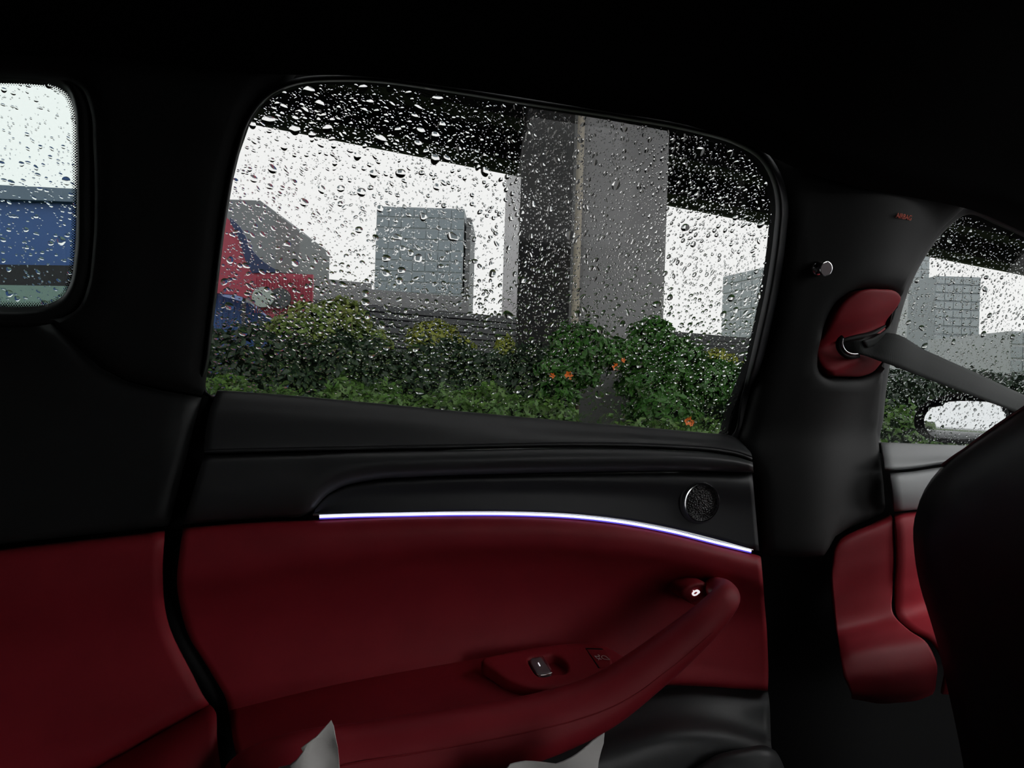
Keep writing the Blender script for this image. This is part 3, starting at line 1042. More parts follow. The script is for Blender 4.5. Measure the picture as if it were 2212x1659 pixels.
# hook
hk = PF(1766, 580, Fb)
mH = flat_frame(hk, hk + Vector((1, 0, 0)), Vector((-0.10, -1, -0.18)))
hook = lathe('coat_hook', [(.0095, -.004), (.0098, .002), (.0085, .005), (.0055, .007), (.0050, .011), (.0060, .0135), (.0088, .0150), (.0094, .0165), (.0092, .0180), (.0080, .0185)], mH, M['chrome'], pil, seg=28)
cap_ = lathe('hook_cap', [(.0080, .0180), (.0076, .0178), (.0050, .0172), (.0001, .0170)], mH @ Matrix.Translation((0, 0, .0009)), M['rocker'], None, seg=28)
cap_.parent = hook
# lettering
tA, tB = PF(1951, 469, Fb), PF(1971, 473, Fb)
nA = Vector((0, -1, -0.27)).normalized()
text_mesh('airbag_lettering', 'AIRBAG', 0.0088, flat_frame(tA + Vector((0, -.0012, 0)), tB + Vector((0, -.0012, 0)), nA), M['airbag_red'], pil, 0.0004)
# red lower cover with the ledge
P0 = rail([(1799, 1200), (1803, 1178), (1816, 1162), (1838, 1150), (1880, 1132), (1924, 1111)], .808)
P1 = rail([(1797, 1215), (1803, 1190), (1820, 1172), (1842, 1160), (1882, 1142), (1929, 1122)], .793)
P2 = rail([(1797, 1250), (1806, 1235), (1824, 1222), (1848, 1212), (1885, 1202), (1933, 1190)], .788)
P3 = rail([(1801, 1305), (1810, 1300), (1830, 1295), (1855, 1290), (1890, 1285), (1928, 1275)], .792)
P4 = rail([(1806, 1355), (1816, 1352), (1836, 1348), (1865, 1342), (1897, 1335), (1928, 1322)], .788)
P5 = rail([(1812, 1398), (1824, 1390), (1848, 1382), (1880, 1374), (1925, 1366), (1962, 1360)], .757)
P6 = rail([(1818, 1432), (1832, 1424), (1860, 1416), (1900, 1408), (1955, 1400), (2003, 1390)], .727)
P7 = rail([(1826, 1462), (1842, 1458), (1872, 1454), (1920, 1450), (1970, 1444), (2023, 1432)], .715)
P8 = rail([(1836, 1490), (1856, 1492), (1890, 1494), (1940, 1493), (1985, 1488), (2022, 1475)], .722)
P9 = rail([(1840, 1510), (1870, 1515), (1900, 1520), (1940, 1518), (1985, 1512), (2015, 1500)], .76)
lc = loft('lower_cover', [P0, P1, P2, P3, P4, P5, P6, P7, P8, P9], M['red'], pil, nu=40, nv=60)
lc['label'] = 'red lower pillar cover with ledge'

# ------------------------------------------------------------------ front door
fd = empty('car_door', (1.1, 0.84, 0.5), 'front car door beyond the pillar with grey upper trim and red panel', 'car door')
glass_panel('window_glass', shrink(hF, 0.006), M['glass'], fd)
fi = np.array(WIN_FRONT)
ft_ = np.roll(fi, -1, 0) - np.roll(fi, 1, 0)
ft_ /= np.linalg.norm(ft_, axis=1)[:, None]
fn_ = np.stack([ft_[:, 1], -ft_[:, 0]], 1)
if np.dot(fn_[0], fi[0] - np.array([2250, 750])) < 0:
    fn_ = -fn_
fo = fi + fn_ * 16
loft('window_frame', [[tuple(PF(u, v, lambda x, z: Fg(x, z) + .002)) for u, v in fi], [tuple(PF(u, v, lambda x, z: Fg(x, z) - .014)) for u, v in fi + fn_ * 3], [tuple(PF(u, v, lambda x, z: Ft(x, z) + .02)) for u, v in fo]],
     M['accent'], fd, nu=200, nv=10, closed=True, thick=0.002)
ft0 = [(1903, 955), (1960, 957), (2090, 962), (2250, 968), (2600, 985)]
ft1 = [(1912, 1018), (1960, 1014), (2040, 1002), (2250, 985), (2600, 990)]
loft('belt_trim', [rail(ft0, .862, 8), rail(ft0, .838, 1), rail(ft0, .828, 1), rail([(1908, 985), (1960, 985), (2065, 984), (2250, 978), (2600, 988)], .808), rail(ft1, .790, -5), rail(ft1, .799)], M['grey_trim'], fd, nu=40, nv=24)
fb0 = [(1922, 1022), (1960, 1019), (2040, 1008), (2250, 995), (2600, 1000)]
fb1 = [(1932, 1106), (1960, 1103), (2040, 1096), (2250, 1085), (2600, 1090)]
loft('middle_band', [rail(fb0, .80), rail([(1924, 1030), (1960, 1027), (2040, 1016), (2250, 1003), (2600, 1008)], .787), rail([(1929, 1065), (1960, 1062), (2040, 1055), (2250, 1040), (2600, 1045)], .781), rail(fb1, .79, -5), rail(fb1, .803)], M['grey_trim'], fd, nu=40, nv=24)
G0 = rail([(1931, 1110), (1960, 1106), (2040, 1099), (2600, 1090)], .806)
G1 = rail([(1933, 1118), (1962, 1114), (2042, 1107), (2600, 1098)], .79)
G2 = rail([(1939, 1200), (1965, 1194), (2045, 1180), (2600, 1170)], .783)
G3 = rail([(1936, 1280), (1965, 1270), (2045, 1250), (2600, 1230)], .79)
G4 = rail([(1939, 1333), (1970, 1324), (2045, 1300), (2600, 1270)], .792)
G5 = rail([(1943, 1340), (1975, 1330), (2050, 1306), (2600, 1280)], .788)
G6 = rail([(1965, 1358), (2000, 1350), (2070, 1335), (2600, 1310)], .765)
G7 = rail([(2020, 1392), (2050, 1386), (2110, 1375), (2600, 1350)], .722)
G8 = rail([(2038, 1425), (2068, 1420), (2120, 1410), (2600, 1390)], .712)
G9 = rail([(2036, 1500), (2068, 1500), (2120, 1490), (2600, 1470)], .725)
rp_ = loft('red_panel', [G0, G1, G2, G3, G4, G5, G6, G7, G8, G9], M['red'], fd, nu=40, nv=60)

# ------------------------------------------------------------------ seat belt
belt = empty('seat_belt', PF(1835, 748, Fb), 'black webbing seat belt running from the pillar recess across the front window', 'seat belt')
bu = [PF(1822, 738, Fb) + Vector((0, .012, 0)), PF(1850, 735, Fb) + Vector((0, -.006, 0)), PY(1885, 722, .758), PY(1912, 719, .75), PY(2000, 757, .75), PY(2110, 806, .75), PY(2212, 853, .75), PY(2330, 905, .73), PY(2480, 980, .70)]
bl = [PF(1822, 760, Fb) + Vector((0, .010, 0)), PF(1848, 766, Fb) + Vector((0, -.006, 0)), PY(1868, 768, .752), PY(1900, 779, .744), PY(2000, 817, .742), PY(2110, 858, .742), PY(2212, 897, .742), PY(2330, 948, .72), PY(2480, 1020, .69)]
bmid = [a.lerp(b, .5) + Vector((0, -.0015, 0)) for a, b in zip(bu, bl)]
loft('webbing', [bu, bmid, bl], M['web'], belt, nu=60, nv=8, thick=0.0014)
bf0 = [PF(1852, 738, Fb) + Vector((0, -.010, 0)), PF(1880, 728, Fb) + Vector((0, -.010, 0)), PF(1905, 710, Fb) + Vector((0, -.010, 0)), PF(1928, 690, Fb) + Vector((0, -.001, 0))]
bf1 = [PF(1862, 752, Fb) + Vector((0, -.010, 0)), PF(1890, 742, Fb) + Vector((0, -.010, 0)), PF(1910, 724, Fb) + Vector((0, -.010, 0)), PF(1924, 700, Fb) + Vector((0, -.001, 0))]
loft('webbing_fold', [bf0, bf1], M['web'], belt, nu=16, nv=4, thick=0.0014)

# ------------------------------------------------------------------ front seat (back shell seen from behind)
seat = empty('front_seat', (0.75, 0.4, 0.33), 'black leather front seat back with dark red piping along its shoulder', 'car seat')
Xs = lambda y, z: 0.665 - 0.10 * (z - 1.0)
gS = lambda p: p.x - Xs(p.y, p.z)
seat_px = [tuple(p) for p in spl([(2900, 545), (2635, 585), (2473, 675), (2323, 786), (2205, 870), (2112, 934), (2039, 992), (2001, 1038), (1982, 1078), (1973, 1120), (1975, 1185), (1988, 1262), (2010, 1335), (2030, 1405), (2042, 1460), (2062, 1550), (2082, 1659), (2092, 1760), (2100, 1850)], 70)] + [(2900, 1850)]
sp2 = [((p := HIT(u, v, lambda p: p.x - Xs(p.y, p.z) - .033)).y, p.z) for u, v in seat_px]
sp2 = [(0.08, sp2[0][1])] + sp2[:-1] + [(sp2[-1][0], 0.36), (0.08, 0.36)]
panel('backrest', sp2, [], lambda a, b, off: (Xs(a, b) + off, a, b), M['black_soft'], seat, rr=0.055, thick=0.15, res=0.022)
pip = [(2036, 1006), (2060, 988), (2090, 968), (2120, 945), (2165, 913), (2212, 882), (2330, 797)]
sweep('piping', [HIT(u, v, lambda p: p.x - Xs(p.y, p.z) - .026) for u, v in pip], [.0022] * len(pip), M['piping'], seat, n=40, seg=8)
hr = box('headrest', (0.58, 0.10, 1.32), (0.72, 0.40, 1.58), M['black_soft'], seat, bev=0.035)  # out of view, added to hold light off the rear door
cb = box('seat_base', (0.86, 0.06, 0.33), (1.3, 0.58, 0.60), M['black_soft'], seat, bev=0.04)

# unseen matching seat, added to block light from the rear door
seat2 = seat.copy()
seat2.location = (0.75, -0.36, 0.33)
tag(seat2, 'unseen black leather front seat on the far side of the cabin, added to block light', 'car seat')
col.objects.link(seat2)
for ch in list(seat.children):
    if ch.name.startswith('piping'):
        continue
    c = ch.copy()
    col.objects.link(c)
    c.parent = seat2

# ------------------------------------------------------------------ white paper scraps at the bottom
def sheet(name, label, outline, Yf, fold):
    poly = xz(outline, lambda x, z: Yf)
    o = panel(name, poly, [], lambda a, b, off: (a, Yf + fold(a, b) + off, b), M['paper'], None, rr=0.0006, thick=0.0015, res=0.006)
    return tag(o, label, 'paper')


s1 = [(600, 1672), (640, 1640), (654, 1628), (650, 1622), (676, 1603), (682, 1601), (700, 1588), (716, 1577), (722, 1586), (730, 1620), (735, 1672), (737, 1800), (737, 1990), (585, 1990), (590, 1800)]
o = sheet('paper_scrap', 'torn pointed white paper corner standing up in front of the armrest', s1, .60, lambda a, b: 0.006 * math.sin(a * 160) + 0.004 * math.sin(b * 210 + a * 90) + 0.3 * max(0, b - .92))
s2 = [(1085, 1672), (1105, 1656), (1140, 1651), (1200, 1648), (1230, 1631), (1270, 1612), (1311, 1590), (1309, 1612), (1295, 1645), (1288, 1672), (1280, 1800), (1278, 2010), (1080, 2005), (1082, 1800)]
o = sheet('paper_scrap', 'broad white paper flap with a pointed corner beside the black lower trim', s2, .60, lambda a, b: 0.005 * math.sin(a * 70 + b * 50) + 0.25 * max(0, b - .93))

zb_ = min(PY(585, 1990, .60).z, PY(1278, 2010, .60).z) - .004
rs = empty('rear_seat', (0.0, 0.0, 0.33), 'black leather rear bench carrying the white paper, below the picture edge', 'car seat')
box('cushion', (-0.48, -0.64, 0.42), (0.32, 0.66, zb_ + .002), M['black_soft'], rs, bev=0.04)
box('base', (-0.44, -0.60, 0.33), (0.24, 0.62, 0.43), M['black'], rs, bev=0.01)
box('backrest', (-0.78, -0.64, 0.45), (-0.52, 0.66, 1.22), M['black_soft'], rs, bev=0.05)

# ------------------------------------------------------------------ outside: bridge overhead
ZD = 6.5
e1, e2 = PZ(545, 261, ZD), PZ(1670, 484, ZD)
ed = (e2 - e1)
ed.z = 0
ed.normalize()
bN = Vector((0, 0, 1)).cross(ed)       # away from the car
mB = frame(e1, ed, (0, 0, 1))          # local y = z x x = away
br = empty('bridge', (e1.x, e1.y, 0), 'dark elevated road deck overhead seen through the top of the window', 'bridge')
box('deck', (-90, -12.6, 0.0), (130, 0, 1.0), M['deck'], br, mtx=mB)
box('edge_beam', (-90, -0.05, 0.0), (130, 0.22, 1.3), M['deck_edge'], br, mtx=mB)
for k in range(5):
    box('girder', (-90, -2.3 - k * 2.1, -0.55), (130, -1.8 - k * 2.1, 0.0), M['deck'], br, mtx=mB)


def upright(name, u0, u1, vref, depth, thickness, z0, z1, material, parent=None, bev=0.0, yawoff=0.0):
    a, b = PD(u0, vref, depth), PD(u1, vref, depth)
    a.z = b.z = 0
    d = (b - a)
    w = d.length
    m = frame(a, d.normalized(), (0, 0, 1))
    return box(name, (0, 0, z0), (w, thickness, z1), material, parent, bev=bev, mtx=m)


o = upright('bridge_pier', 1250, 1439, 560, 7.0, 1.1, 0.0, 5.945, M['pier'], bev=0.05)
tag(o, 'light grey concrete bridge pier beside the cream drainpipe', 'pier')
o = upright('bridge_pier', 1120, 1262, 560, 10.5, 1.3, 0.0, 5.945, M['pier_shade'], bev=0.05)  # separate block, its dark colour stands for the shadowed pier face
tag(o, 'dark pier behind the drainpipe, coloured as the shaded side of the grey pier', 'pier')
# drainpipe
pp = empty('drainpipe', PD(1243, 830, 6.85), 'cream vertical drainpipe fixed along the edge of the grey pier', 'pipe')
pa = PD(1246, 560, 6.85)
lathe('pipe', [(.036, 0.15), (.036, 5.9)], Matrix.Translation((pa.x, pa.y, 0)), M['pipe'], pp, seg=14)
for z_ in (1.0, 2.05, 3.1, 4.1, 5.1):
    lathe('pipe_joint', [(.037, z_ - .012), (.043, z_ - .01), (.043, z_ + .05), (.037, z_ + .052)], Matrix.Translation((pa.x, pa.y, 0)), M['pipe'], pp, seg=14)

# ------------------------------------------------------------------ planting
box_soil = box('planter_ground', (-12, 4.6, 0.0), (16, 8.6, 0.16), M['soil'])
tag(box_soil, 'dark planting bed soil under the hedges', 'soil', kind='structure')
kb = box('kerb', (-12, 4.45, 0.0), (16, 4.6, 0.22), M['kerb'], bev=0.02)
tag(kb, 'grey concrete kerb along the planting bed', 'kerb', kind='structure')


def leaf_mesh(name, P, N, size, material, parent, stuff=True, curl=0.35):
    n = len(P)
    P = np.asarray(P, float)
    N = np.asarray(N, float) + rng.normal(0, 0.55, (n, 3))
    N /= np.linalg.norm(N, axis=1)[:, None]
    A_ = rng.normal(0, 1, (n, 3))
    A_ -= N * (A_ * N).sum(1)[:, None]
    A_ /= np.linalg.norm(A_, axis=1)[:, None]
    B_ = np.cross(N, A_)
    s = size * rng.uniform(0.6, 1.35, (n, 1))
    v0 = P - A_ * s
    v1 = P + B_ * s * .5 + N * s * curl * .4
    v2 = P + A_ * s - N * s * curl * .3
    v3 = P - B_ * s * .5 + N * s * curl * .4
    V = np.stack([v0, v1, v2, v3], 1).reshape(-1, 3)
    idx = np.arange(n)[:, None] * 4
    Fc = np.vstack([idx + np.array([0, 1, 2]), idx + np.array([0, 2, 3])])
    me = bpy.data.meshes.new(name)
    me.vertices.add(len(V))
    me.vertices.foreach_set('co', V.ravel())
    me.loops.add(len(Fc) * 3)
    me.loops.foreach_set('vertex_index', Fc.ravel())
    me.polygons.add(len(Fc))
    me.polygons.foreach_set('loop_start', np.arange(len(Fc)) * 3)
    me.update(calc_edges=True)
    me.materials.append(material)
    o = bpy.data.objects.new(name, me)
    col.objects.link(o)
    if parent is not None:
        o.parent = parent
        o.matrix_parent_inverse = Matrix.Translation(parent.location).inverted()
    if stuff:
        o['kind'] = 'stuff'
    return o


def hedge(label, x0, x1, y0, y1, ztop, material, n, size):
    """box hedge: uneven dark core and a shell of leaves; ztop(x)"""
    e = empty('hedge', ((x0 + x1) / 2, (y0 + y1) / 2, 0.16), label, 'hedge')
    nx = max(8, int((x1 - x0) / .12))
    V, Fc = [], []
    prof = [(0, 0.1), (0, .35), (0, .7), (.08, .93), (.3, 1.0), (.7, 1.0), (.92, .93), (1, .7), (1, .1)]
    for i in range(nx + 1):
        x = x0 + (x1 - x0) * i / nx
        for (py, pz) in prof:
            j = rng.normal(0, .025, 3)
            V.append((x + j[0], y0 + .06 + (y1 - y0 - .12) * py + j[1], .12 + (ztop(x) - .20) * pz + j[2]))
    k = len(prof)
    for i in range(nx):
        for q in range(k - 1):
            Fc.append((i * k + q, (i + 1) * k + q, (i + 1) * k + q + 1, i * k + q + 1))
    Fc.append(tuple(range(k)))
    Fc.append(tuple(nx * k + q for q in range(k))[::-1])
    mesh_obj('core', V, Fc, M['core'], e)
    # leaves on front, top, back and the ends
    P, N = [], []
    w = np.array([1.3, (y1 - y0), 0.5])
    w = w / w.sum()
    for f in rng.choice(3, n, p=w):
        x = rng.uniform(x0, x1)
        zt = ztop(x) + .05 * math.sin(x * 7.1) + .03 * math.sin(x * 17.3)
        if f == 0:
            z = rng.uniform(.2, zt)
            P.append((x, y0 + rng.normal(0, .035) + .05 * math.sin(x * 9 + z * 7), z))
            N.append((0, -1, .5))
        elif f == 1:
            P.append((x, rng.uniform(y0, y1), zt + rng.normal(0, .035)))
            N.append((0, -.2, 1))
        else:
            P.append((x, y1 + rng.normal(0, .035), rng.uniform(.2, zt)))
            N.append((0, 1, .5))
    leaf_mesh('leaves', P, N, size, material, e)
    return e


def bush(name, label, cat, blobs, material, n, size, core=True, stem_=True, group=None):
    """blobs: (center, rx, ry, rz)"""
    c0 = blobs[0][0]
    e = empty(name, (c0[0], c0[1], 0.1), label, cat, group)
    P, N = [], []
    vol = np.array([b[1] * b[3] + b[2] * b[1] for b in blobs])
    vol = vol / vol.sum()
    for k in rng.choice(len(blobs), n, p=vol):
        c, rx, ry, rz = blobs[k]
        d = rng.normal(0, 1, 3)
        d /= np.linalg.norm(d)
        s = rng.uniform(.72, 1.05) * (1 + .12 * math.sin(d[0] * 7 + k) * math.cos(d[2] * 6))
        P.append((c[0] + d[0] * rx * s, c[1] + d[1] * ry * s, max(0.1, c[2] + d[2] * rz * s)))
        N.append((d[0], d[1], d[2] + .3))
    leaf_mesh('leaves', P, N, size, material, e)
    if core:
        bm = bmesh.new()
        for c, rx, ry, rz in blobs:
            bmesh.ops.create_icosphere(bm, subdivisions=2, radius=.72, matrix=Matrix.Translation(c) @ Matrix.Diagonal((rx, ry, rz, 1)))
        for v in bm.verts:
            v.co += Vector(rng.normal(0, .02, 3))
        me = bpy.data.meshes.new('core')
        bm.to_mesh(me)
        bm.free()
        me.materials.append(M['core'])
        co = bpy.data.objects.new('core', me)
        col.objects.link(co)
        co.parent = e
        co.matrix_parent_inverse = Matrix.Translation(e.location).inverted()
    if stem_:
        lathe('stem', [(.03, 0.05), (.02, c0[2])], Matrix.Translation((c0[0], c0[1], 0)), M['twig'], e, seg=8)
    return e


def zat(v_px, u, Y):
    return PY(u, v_px, Y).z


hedge('low bright green hedge in front, running up to the pier', PY(300, 850, 5.0).x, PY(1222, 858, 5.0).x, 4.75, 5.35, lambda x: 1.125, M['leaf_mid'], 9000, .036)
hedge('low green hedge in front, on the far side of the pier', PY(1352, 858, 5.0).x, 9.5, 4.75, 5.35, lambda x: 1.10 - .02 * x + .12 * math.sin(x * 1.7), M['leaf_mid'], 8000, .036)
hl0 = zat(727, 480, 6.3)
hedge('tall dark green hedge behind the low one, left of the pier', PY(200, 730, 6.3).x, PY(1232, 750, 6.3).x, 6.2, 7.0, lambda x: hl0 - .02 * (x + .5), M['leaf_dark'], 9500, .040)
hedge('tall dark green hedge behind the vine, right of the pier', PY(1470, 790, 6.6).x, 11, 6.3, 7.1, lambda x: 1.50, M['leaf_dark'], 9000, .040)

yb = lambda u, v, Y: tuple(PY(u, v, Y))
bush('bush', 'loose green and yellow bush in front of the red signboard', 'bush', [(yb(700, 705, 9.5), .62, .5, .33), (yb(735, 680, 9.5), .34, .4, .22), (yb(645, 712, 9.3), .40, .4, .18), (yb(800, 742, 9.3), .3, .3, .2)], M['leaf_green'], 3800, .05)
bush('bush', 'bright yellow-green bush behind the dark hedge, below the blue tower', 'bush', [(yb(935, 735, 9.3), .36, .35, .27), (yb(965, 748, 9.3), .36, .35, .16)], M['leaf_yellow'], 2300, .045)
bush('bush', 'tiny yellow bush at the foot of the dark pier', 'bush', [(yb(1090, 752, 9.3), .13, .15, .16)], M['leaf_yellow'], 500, .045)
bush('bush', 'yellow-green bush near the right edge of the big window', 'bush', [(yb(1540, 790, 8.5), .34, .3, .22), (yb(1585, 805, 8.5), .25, .3, .14)], M['leaf_yellow'], 1800, .04)
vine = bush('vine', 'green vine growing over the pier foot with orange flowers', 'vine',
            [(yb(1250, 752, 5.75), .27, .25, .23), (yb(1230, 800, 5.8), .30, .25, .16), (yb(1330, 765, 5.8), .40, .25, .13), (yb(1410, 745, 5.8), .22, .25, .25), (yb(1450, 780, 5.8), .34, .25, .24), (yb(1530, 825, 5.8), .42, .25, .22),
             (yb(1400, 830, 5.8), .3, .25, .2), (yb(1430, 890, 5.7), .34, .25, .22), (yb(1205, 842, 5.8), .18, .2, .24)], M['leaf_vine'], 9500, .042)


def flower(u, v, Y, s):
    c = PY(u, v, Y)
    bm = bmesh.new()
    for k in range(6):
        a = k * math.pi / 3
        d = Vector((math.cos(a), -.5, math.sin(a))).normalized()
        p = Vector((-math.sin(a), 0, math.cos(a)))
        vs = [bm.verts.new(c + q) for q in (Vector((0, 0, 0)), d * s * .6 + p * s * .35, d * s * 1.1, d * s * .6 - p * s * .35)]
        bm.faces.new(vs)
    me = bpy.data.meshes.new('flower')
    bm.to_mesh(me)
    bm.free()
    me.materials.append(M['orange'])
    o = bpy.data.objects.new('flower', me)
    col.objects.link(o)
    o.parent = vine
    o.matrix_parent_inverse = Matrix.Translation(vine.location).inverted()


for u, v, s in ((1192, 812, .028), (1227, 811, .042), (1328, 792, .036), (1345, 778, .026), (1485, 909, .040), (1493, 914, .030)):
    flower(u, v, 5.35 if v < 880 else 4.68, s)

# ------------------------------------------------------------------ buildings beyond
def front_frame(u0, v0, u1, v1, depth, tilt=0.0):
    """frame whose local x,z lie in an upright wall through two pixels at given depths"""
    a = PD(u0, v0, depth)
    b = PD(u1, v1, depth + tilt)
    d = b - a
    d.z = 0
    return frame(a, d.normalized(), (0, 0, 1))


def to_local(m, pts, u_, v_):
    pass


def wall_pts(m, pts):
    """pixels -> local (x,z) on the wall plane of m"""
    inv = m.inverted()
    n = m.to_3x3() @ Vector((0, 1, 0))
    o = m.translation
    out = []
    for u, v in pts:
        d = ray(u, v)
        t = (o - EYE).dot(n) / d.dot(n)
        q = inv @ (EYE + d * t)
        out.append((q.x, q.z))
    return out


def tower(label, u0, u1, vtop, depth, side_u, body, glaz, floors, cols, zb=0.0, dep=12.0, vslope=0.0, tilt=0.0):
    m = front_frame(u0, 700, u1, 700, depth, tilt)
    p = wall_pts(m, [(u0, vtop), (u1, vtop + vslope)])
    w = p[1][0]
    base = -m.translation.z + zb
    top = p[0][1]
    e = empty('tower', (m.translation.x, m.translation.y, 0), label, 'building')
    box('body', (0, 0, base), (w, dep, top), body, e, mtx=m)
    fh = (top - base) / floors
    cw = w / cols
    me = None
    for i in range(floors):
        zc_ = base + i * fh
        if zc_ + fh + m.translation.z < 2.0:
            continue
        for j in range(cols):
            if me is None:
                o = box('pane', (-cw * .46, -.12, fh * .10), (cw * .46, .05, fh * .88), glaz)
                me = o.data
            else:
                o = bpy.data.objects.new('pane', me)
                col.objects.link(o)
            o.matrix_world = m @ Matrix.Translation((cw * (j + .5), 0, zc_))
            o.parent = e
            o.matrix_parent_inverse = Matrix.Translation(e.location).inverted()
    return e


tower('broad blue-grey office tower with faint floor bands, mid window', 806, 1003, 445, 90, None, M['tower'], M['tower_glass'], 17, 7, vslope=8)
tower('narrow grey tower wing attached at the right of the blue-grey tower', 1000, 1018, 470, 91, None, M['house'], M['house_side'], 16, 1, dep=10)
tower('pale grey tower at the right edge of the big window', 1560, 1700, 598, 70, None, M['tower_pale'], M['tower_pale_glass'], 14, 6, dep=14, tilt=-9)
tower('blue-grey tower seen through the front door window', 2018, 2118, 596, 80, None, M['tower'], M['tower_pale_glass'], 16, 5, dep=12)
tower('pale slim block left of the tower in the front door window', 1950, 2008, 545, 95, None, M['tower_pale'], M['tower_pale_glass'], 18, 3, dep=12)
tower('low pale block right of the tower in the front door window', 2185, 2330, 715, 60, None, M['tower_pale'], M['tower_pale_glass'], 6, 6, dep=12)
o = upright('column', 1089, 1122, 520, 40, 2.0, 0, 14.0, M['pale'])
tag(o, 'pale concrete column standing against the sky beside the dark pier', 'column')
# its top meets the bridge edge; base hidden by the low building

# grey house with sloping roof line
mh = front_frame(440, 560, 650, 560, 55)
hp = wall_pts(mh, [(400, 428), (562, 433), (648, 500)])
hp += [(hp[-1][0], -mh.translation.z), (hp[0][0], -mh.translation.z)]
hs = empty('house', (mh.translation.x, mh.translation.y, 0), 'grey house block with a sloping roof corner behind the red signboard', 'building')
prism('body', hp, mh, 9, M['house'], hs)
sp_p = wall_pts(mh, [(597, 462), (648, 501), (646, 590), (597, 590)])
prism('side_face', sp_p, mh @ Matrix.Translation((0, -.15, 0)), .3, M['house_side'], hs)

# low louvred building, long
ml = front_frame(672, 646, 1560, 724, 30.5, 1.5)
lw_ = wall_pts(ml, [(655, 644), (1760, 742), (1760, 860), (655, 860)])
lb = empty('low_building', (ml.translation.x, ml.translation.y, 0), 'long low dark building clad in horizontal louvres behind the hedges', 'building')
ztop0, ztop1 = lw_[0][1], lw_[1][1]
x0_, x1_ = lw_[0][0], lw_[1][0]
zt_ = min(ztop0, ztop1)
zg = -ml.translation.z
prism('wall', [(x0_, zg), (x1_, zg), (x1_, ztop1 - .02), (x0_, ztop0 - .02)], ml, 6, M['louvre_back'], lb)
sl = None
nsl = 13
for k in range(nsl):
    f0 = k / nsl
    zz0 = ztop0 - .06 - f0 * (ztop0 - zg - .6)
    zz1 = ztop1 - .06 - f0 * (ztop1 - zg - .6)
    hh = (ztop0 - zg - .6) / nsl * .72
    prism('slat', [(x0_, zz0 - hh), (x1_, zz1 - hh), (x1_, zz1), (x0_, zz0)], ml @ Matrix.Translation((0, -.10, 0)), .1, M['louvre'], lb)
# mid-grey parapet volume behind
mp = front_frame(672, 600, 1012, 668, 44, 2)
pq = wall_pts(mp, [(668, 599), (803, 612), (803, 625), (1013, 642)])
pq += [(pq[-1][0], -mp.translation.z), (pq[0][0], -mp.translation.z)]
o = prism('parapet_building', pq, mp, 5, M['parapet'])
tag(o, 'mid grey flat-roofed block between the low louvred building and the tower', 'building')

# blue hall at the left with red signboard
mb = front_frame(-900, 600, 640, 640, 22, 3)
bh = empty('blue_hall', (mb.translation.x, mb.translation.y, 0), 'blue corrugated hall with slate roof edge, seen in the quarter window', 'building')
zgb = -mb.translation.z
bl_ = wall_pts(mb, [(-900, 380), (170, 428), (400, 470), (480, 640), (540, 655), (580, 688), (628, 728)])
base_ = [(bl_[-1][0], zgb), (bl_[0][0], zgb)]
prism('wall', bl_ + base_, mb, 4, M['blue'], bh)
rf = wall_pts(mb, [(-900, 358), (170, 412), (400, 432), (410, 470), (170, 440), (-900, 396)])
prism('roof_edge', rf, mb @ Matrix.Translation((0, -.25, 0)), .6, M['slate'], bh)
bd = wall_pts(mb, [(-900, 560), (180, 575), (180, 640), (-900, 640)])
prism('dark_base', bd, mb @ Matrix.Translation((0, -.12, 0)), .3, M['louvre_back'], bh)
tb = wall_pts(mb, [(-900, 612), (180, 628), (180, 690), (-900, 690)])
o = prism('barrier', [(tb[0][0], zgb), (tb[1][0], zgb), tb[1], tb[0]], mb @ Matrix.Translation((0, -1.2, 0)), .2, M['teal'])
tag(o, 'pale teal barrier along the foot of the blue hall', 'barrier')
# ribs
xr0 = bl_[0][0]
me_r = None
for k in range(90):
    xq = wall_pts(mb, [(440, 660)])[0][0] + k * .2
    if xq > bl_[-1][0]:
        break
    # rib top follows the wall outline
    tz = np.interp(xq, [p[0] for p in bl_], [p[1] for p in bl_])
    prism('rib', [(xq - .04, zgb), (xq + .04, zgb), (xq + .04, tz - .02), (xq - .04, tz - .02)], mb @ Matrix.Translation((0, -.025, 0)), .025, M['blue'], bh)

sb = empty('signboard', (mb.translation.x, mb.translation.y, 0), 'red corrugated signboard with pale green and dark grey discs', 'signboard')
msb = mb @ Matrix.Translation((0, -.9, 0))
rd_px = [tuple(p) for p in spl([(455, 455), (490, 470), (512, 500), (524, 540), (545, 588)], 16)] + [(676, 593), (674, 690)] + [tuple(p) for p in spl([(612, 700), (575, 680), (548, 655), (520, 640), (480, 634), (430, 632)], 16)] + [(430, 470)]
prism('board', wall_pts(msb, rd_px), msb, .25, M['redclad'], sb)
nv_px = [tuple(p) for p in spl([(498, 470), (520, 492), (545, 540), (575, 570), (606, 588)], 14)] + [tuple(p) for p in spl([(545, 590), (530, 560), (518, 520), (498, 480)], 10)]
prism('navy_band', wall_pts(msb, nv_px), msb @ Matrix.Translation((0, -.05, 0)), .2, M['navy'], sb)
for k in range(22):
    u = 552 + k * 5.6
    pr = wall_pts(msb, [(u, 600 + .02 * (u - 552)), (u + 1.6, 600 + .02 * (u - 552)), (u - .5, 676), (u - 2.1, 676)])
    prism('rib', pr, msb @ Matrix.Translation((0, -.04, 0)), .05, M['redclad'], sb)


def disc(name, u, v, r, material, off):
    pts = [(u + r * math.cos(a), v + r * .92 * math.sin(a)) for a in np.linspace(0, 2 * math.pi, 28, endpoint=False)]
    prism(name, wall_pts(msb, pts), msb @ Matrix.Translation((0, off, 0)), .12, material, sb)


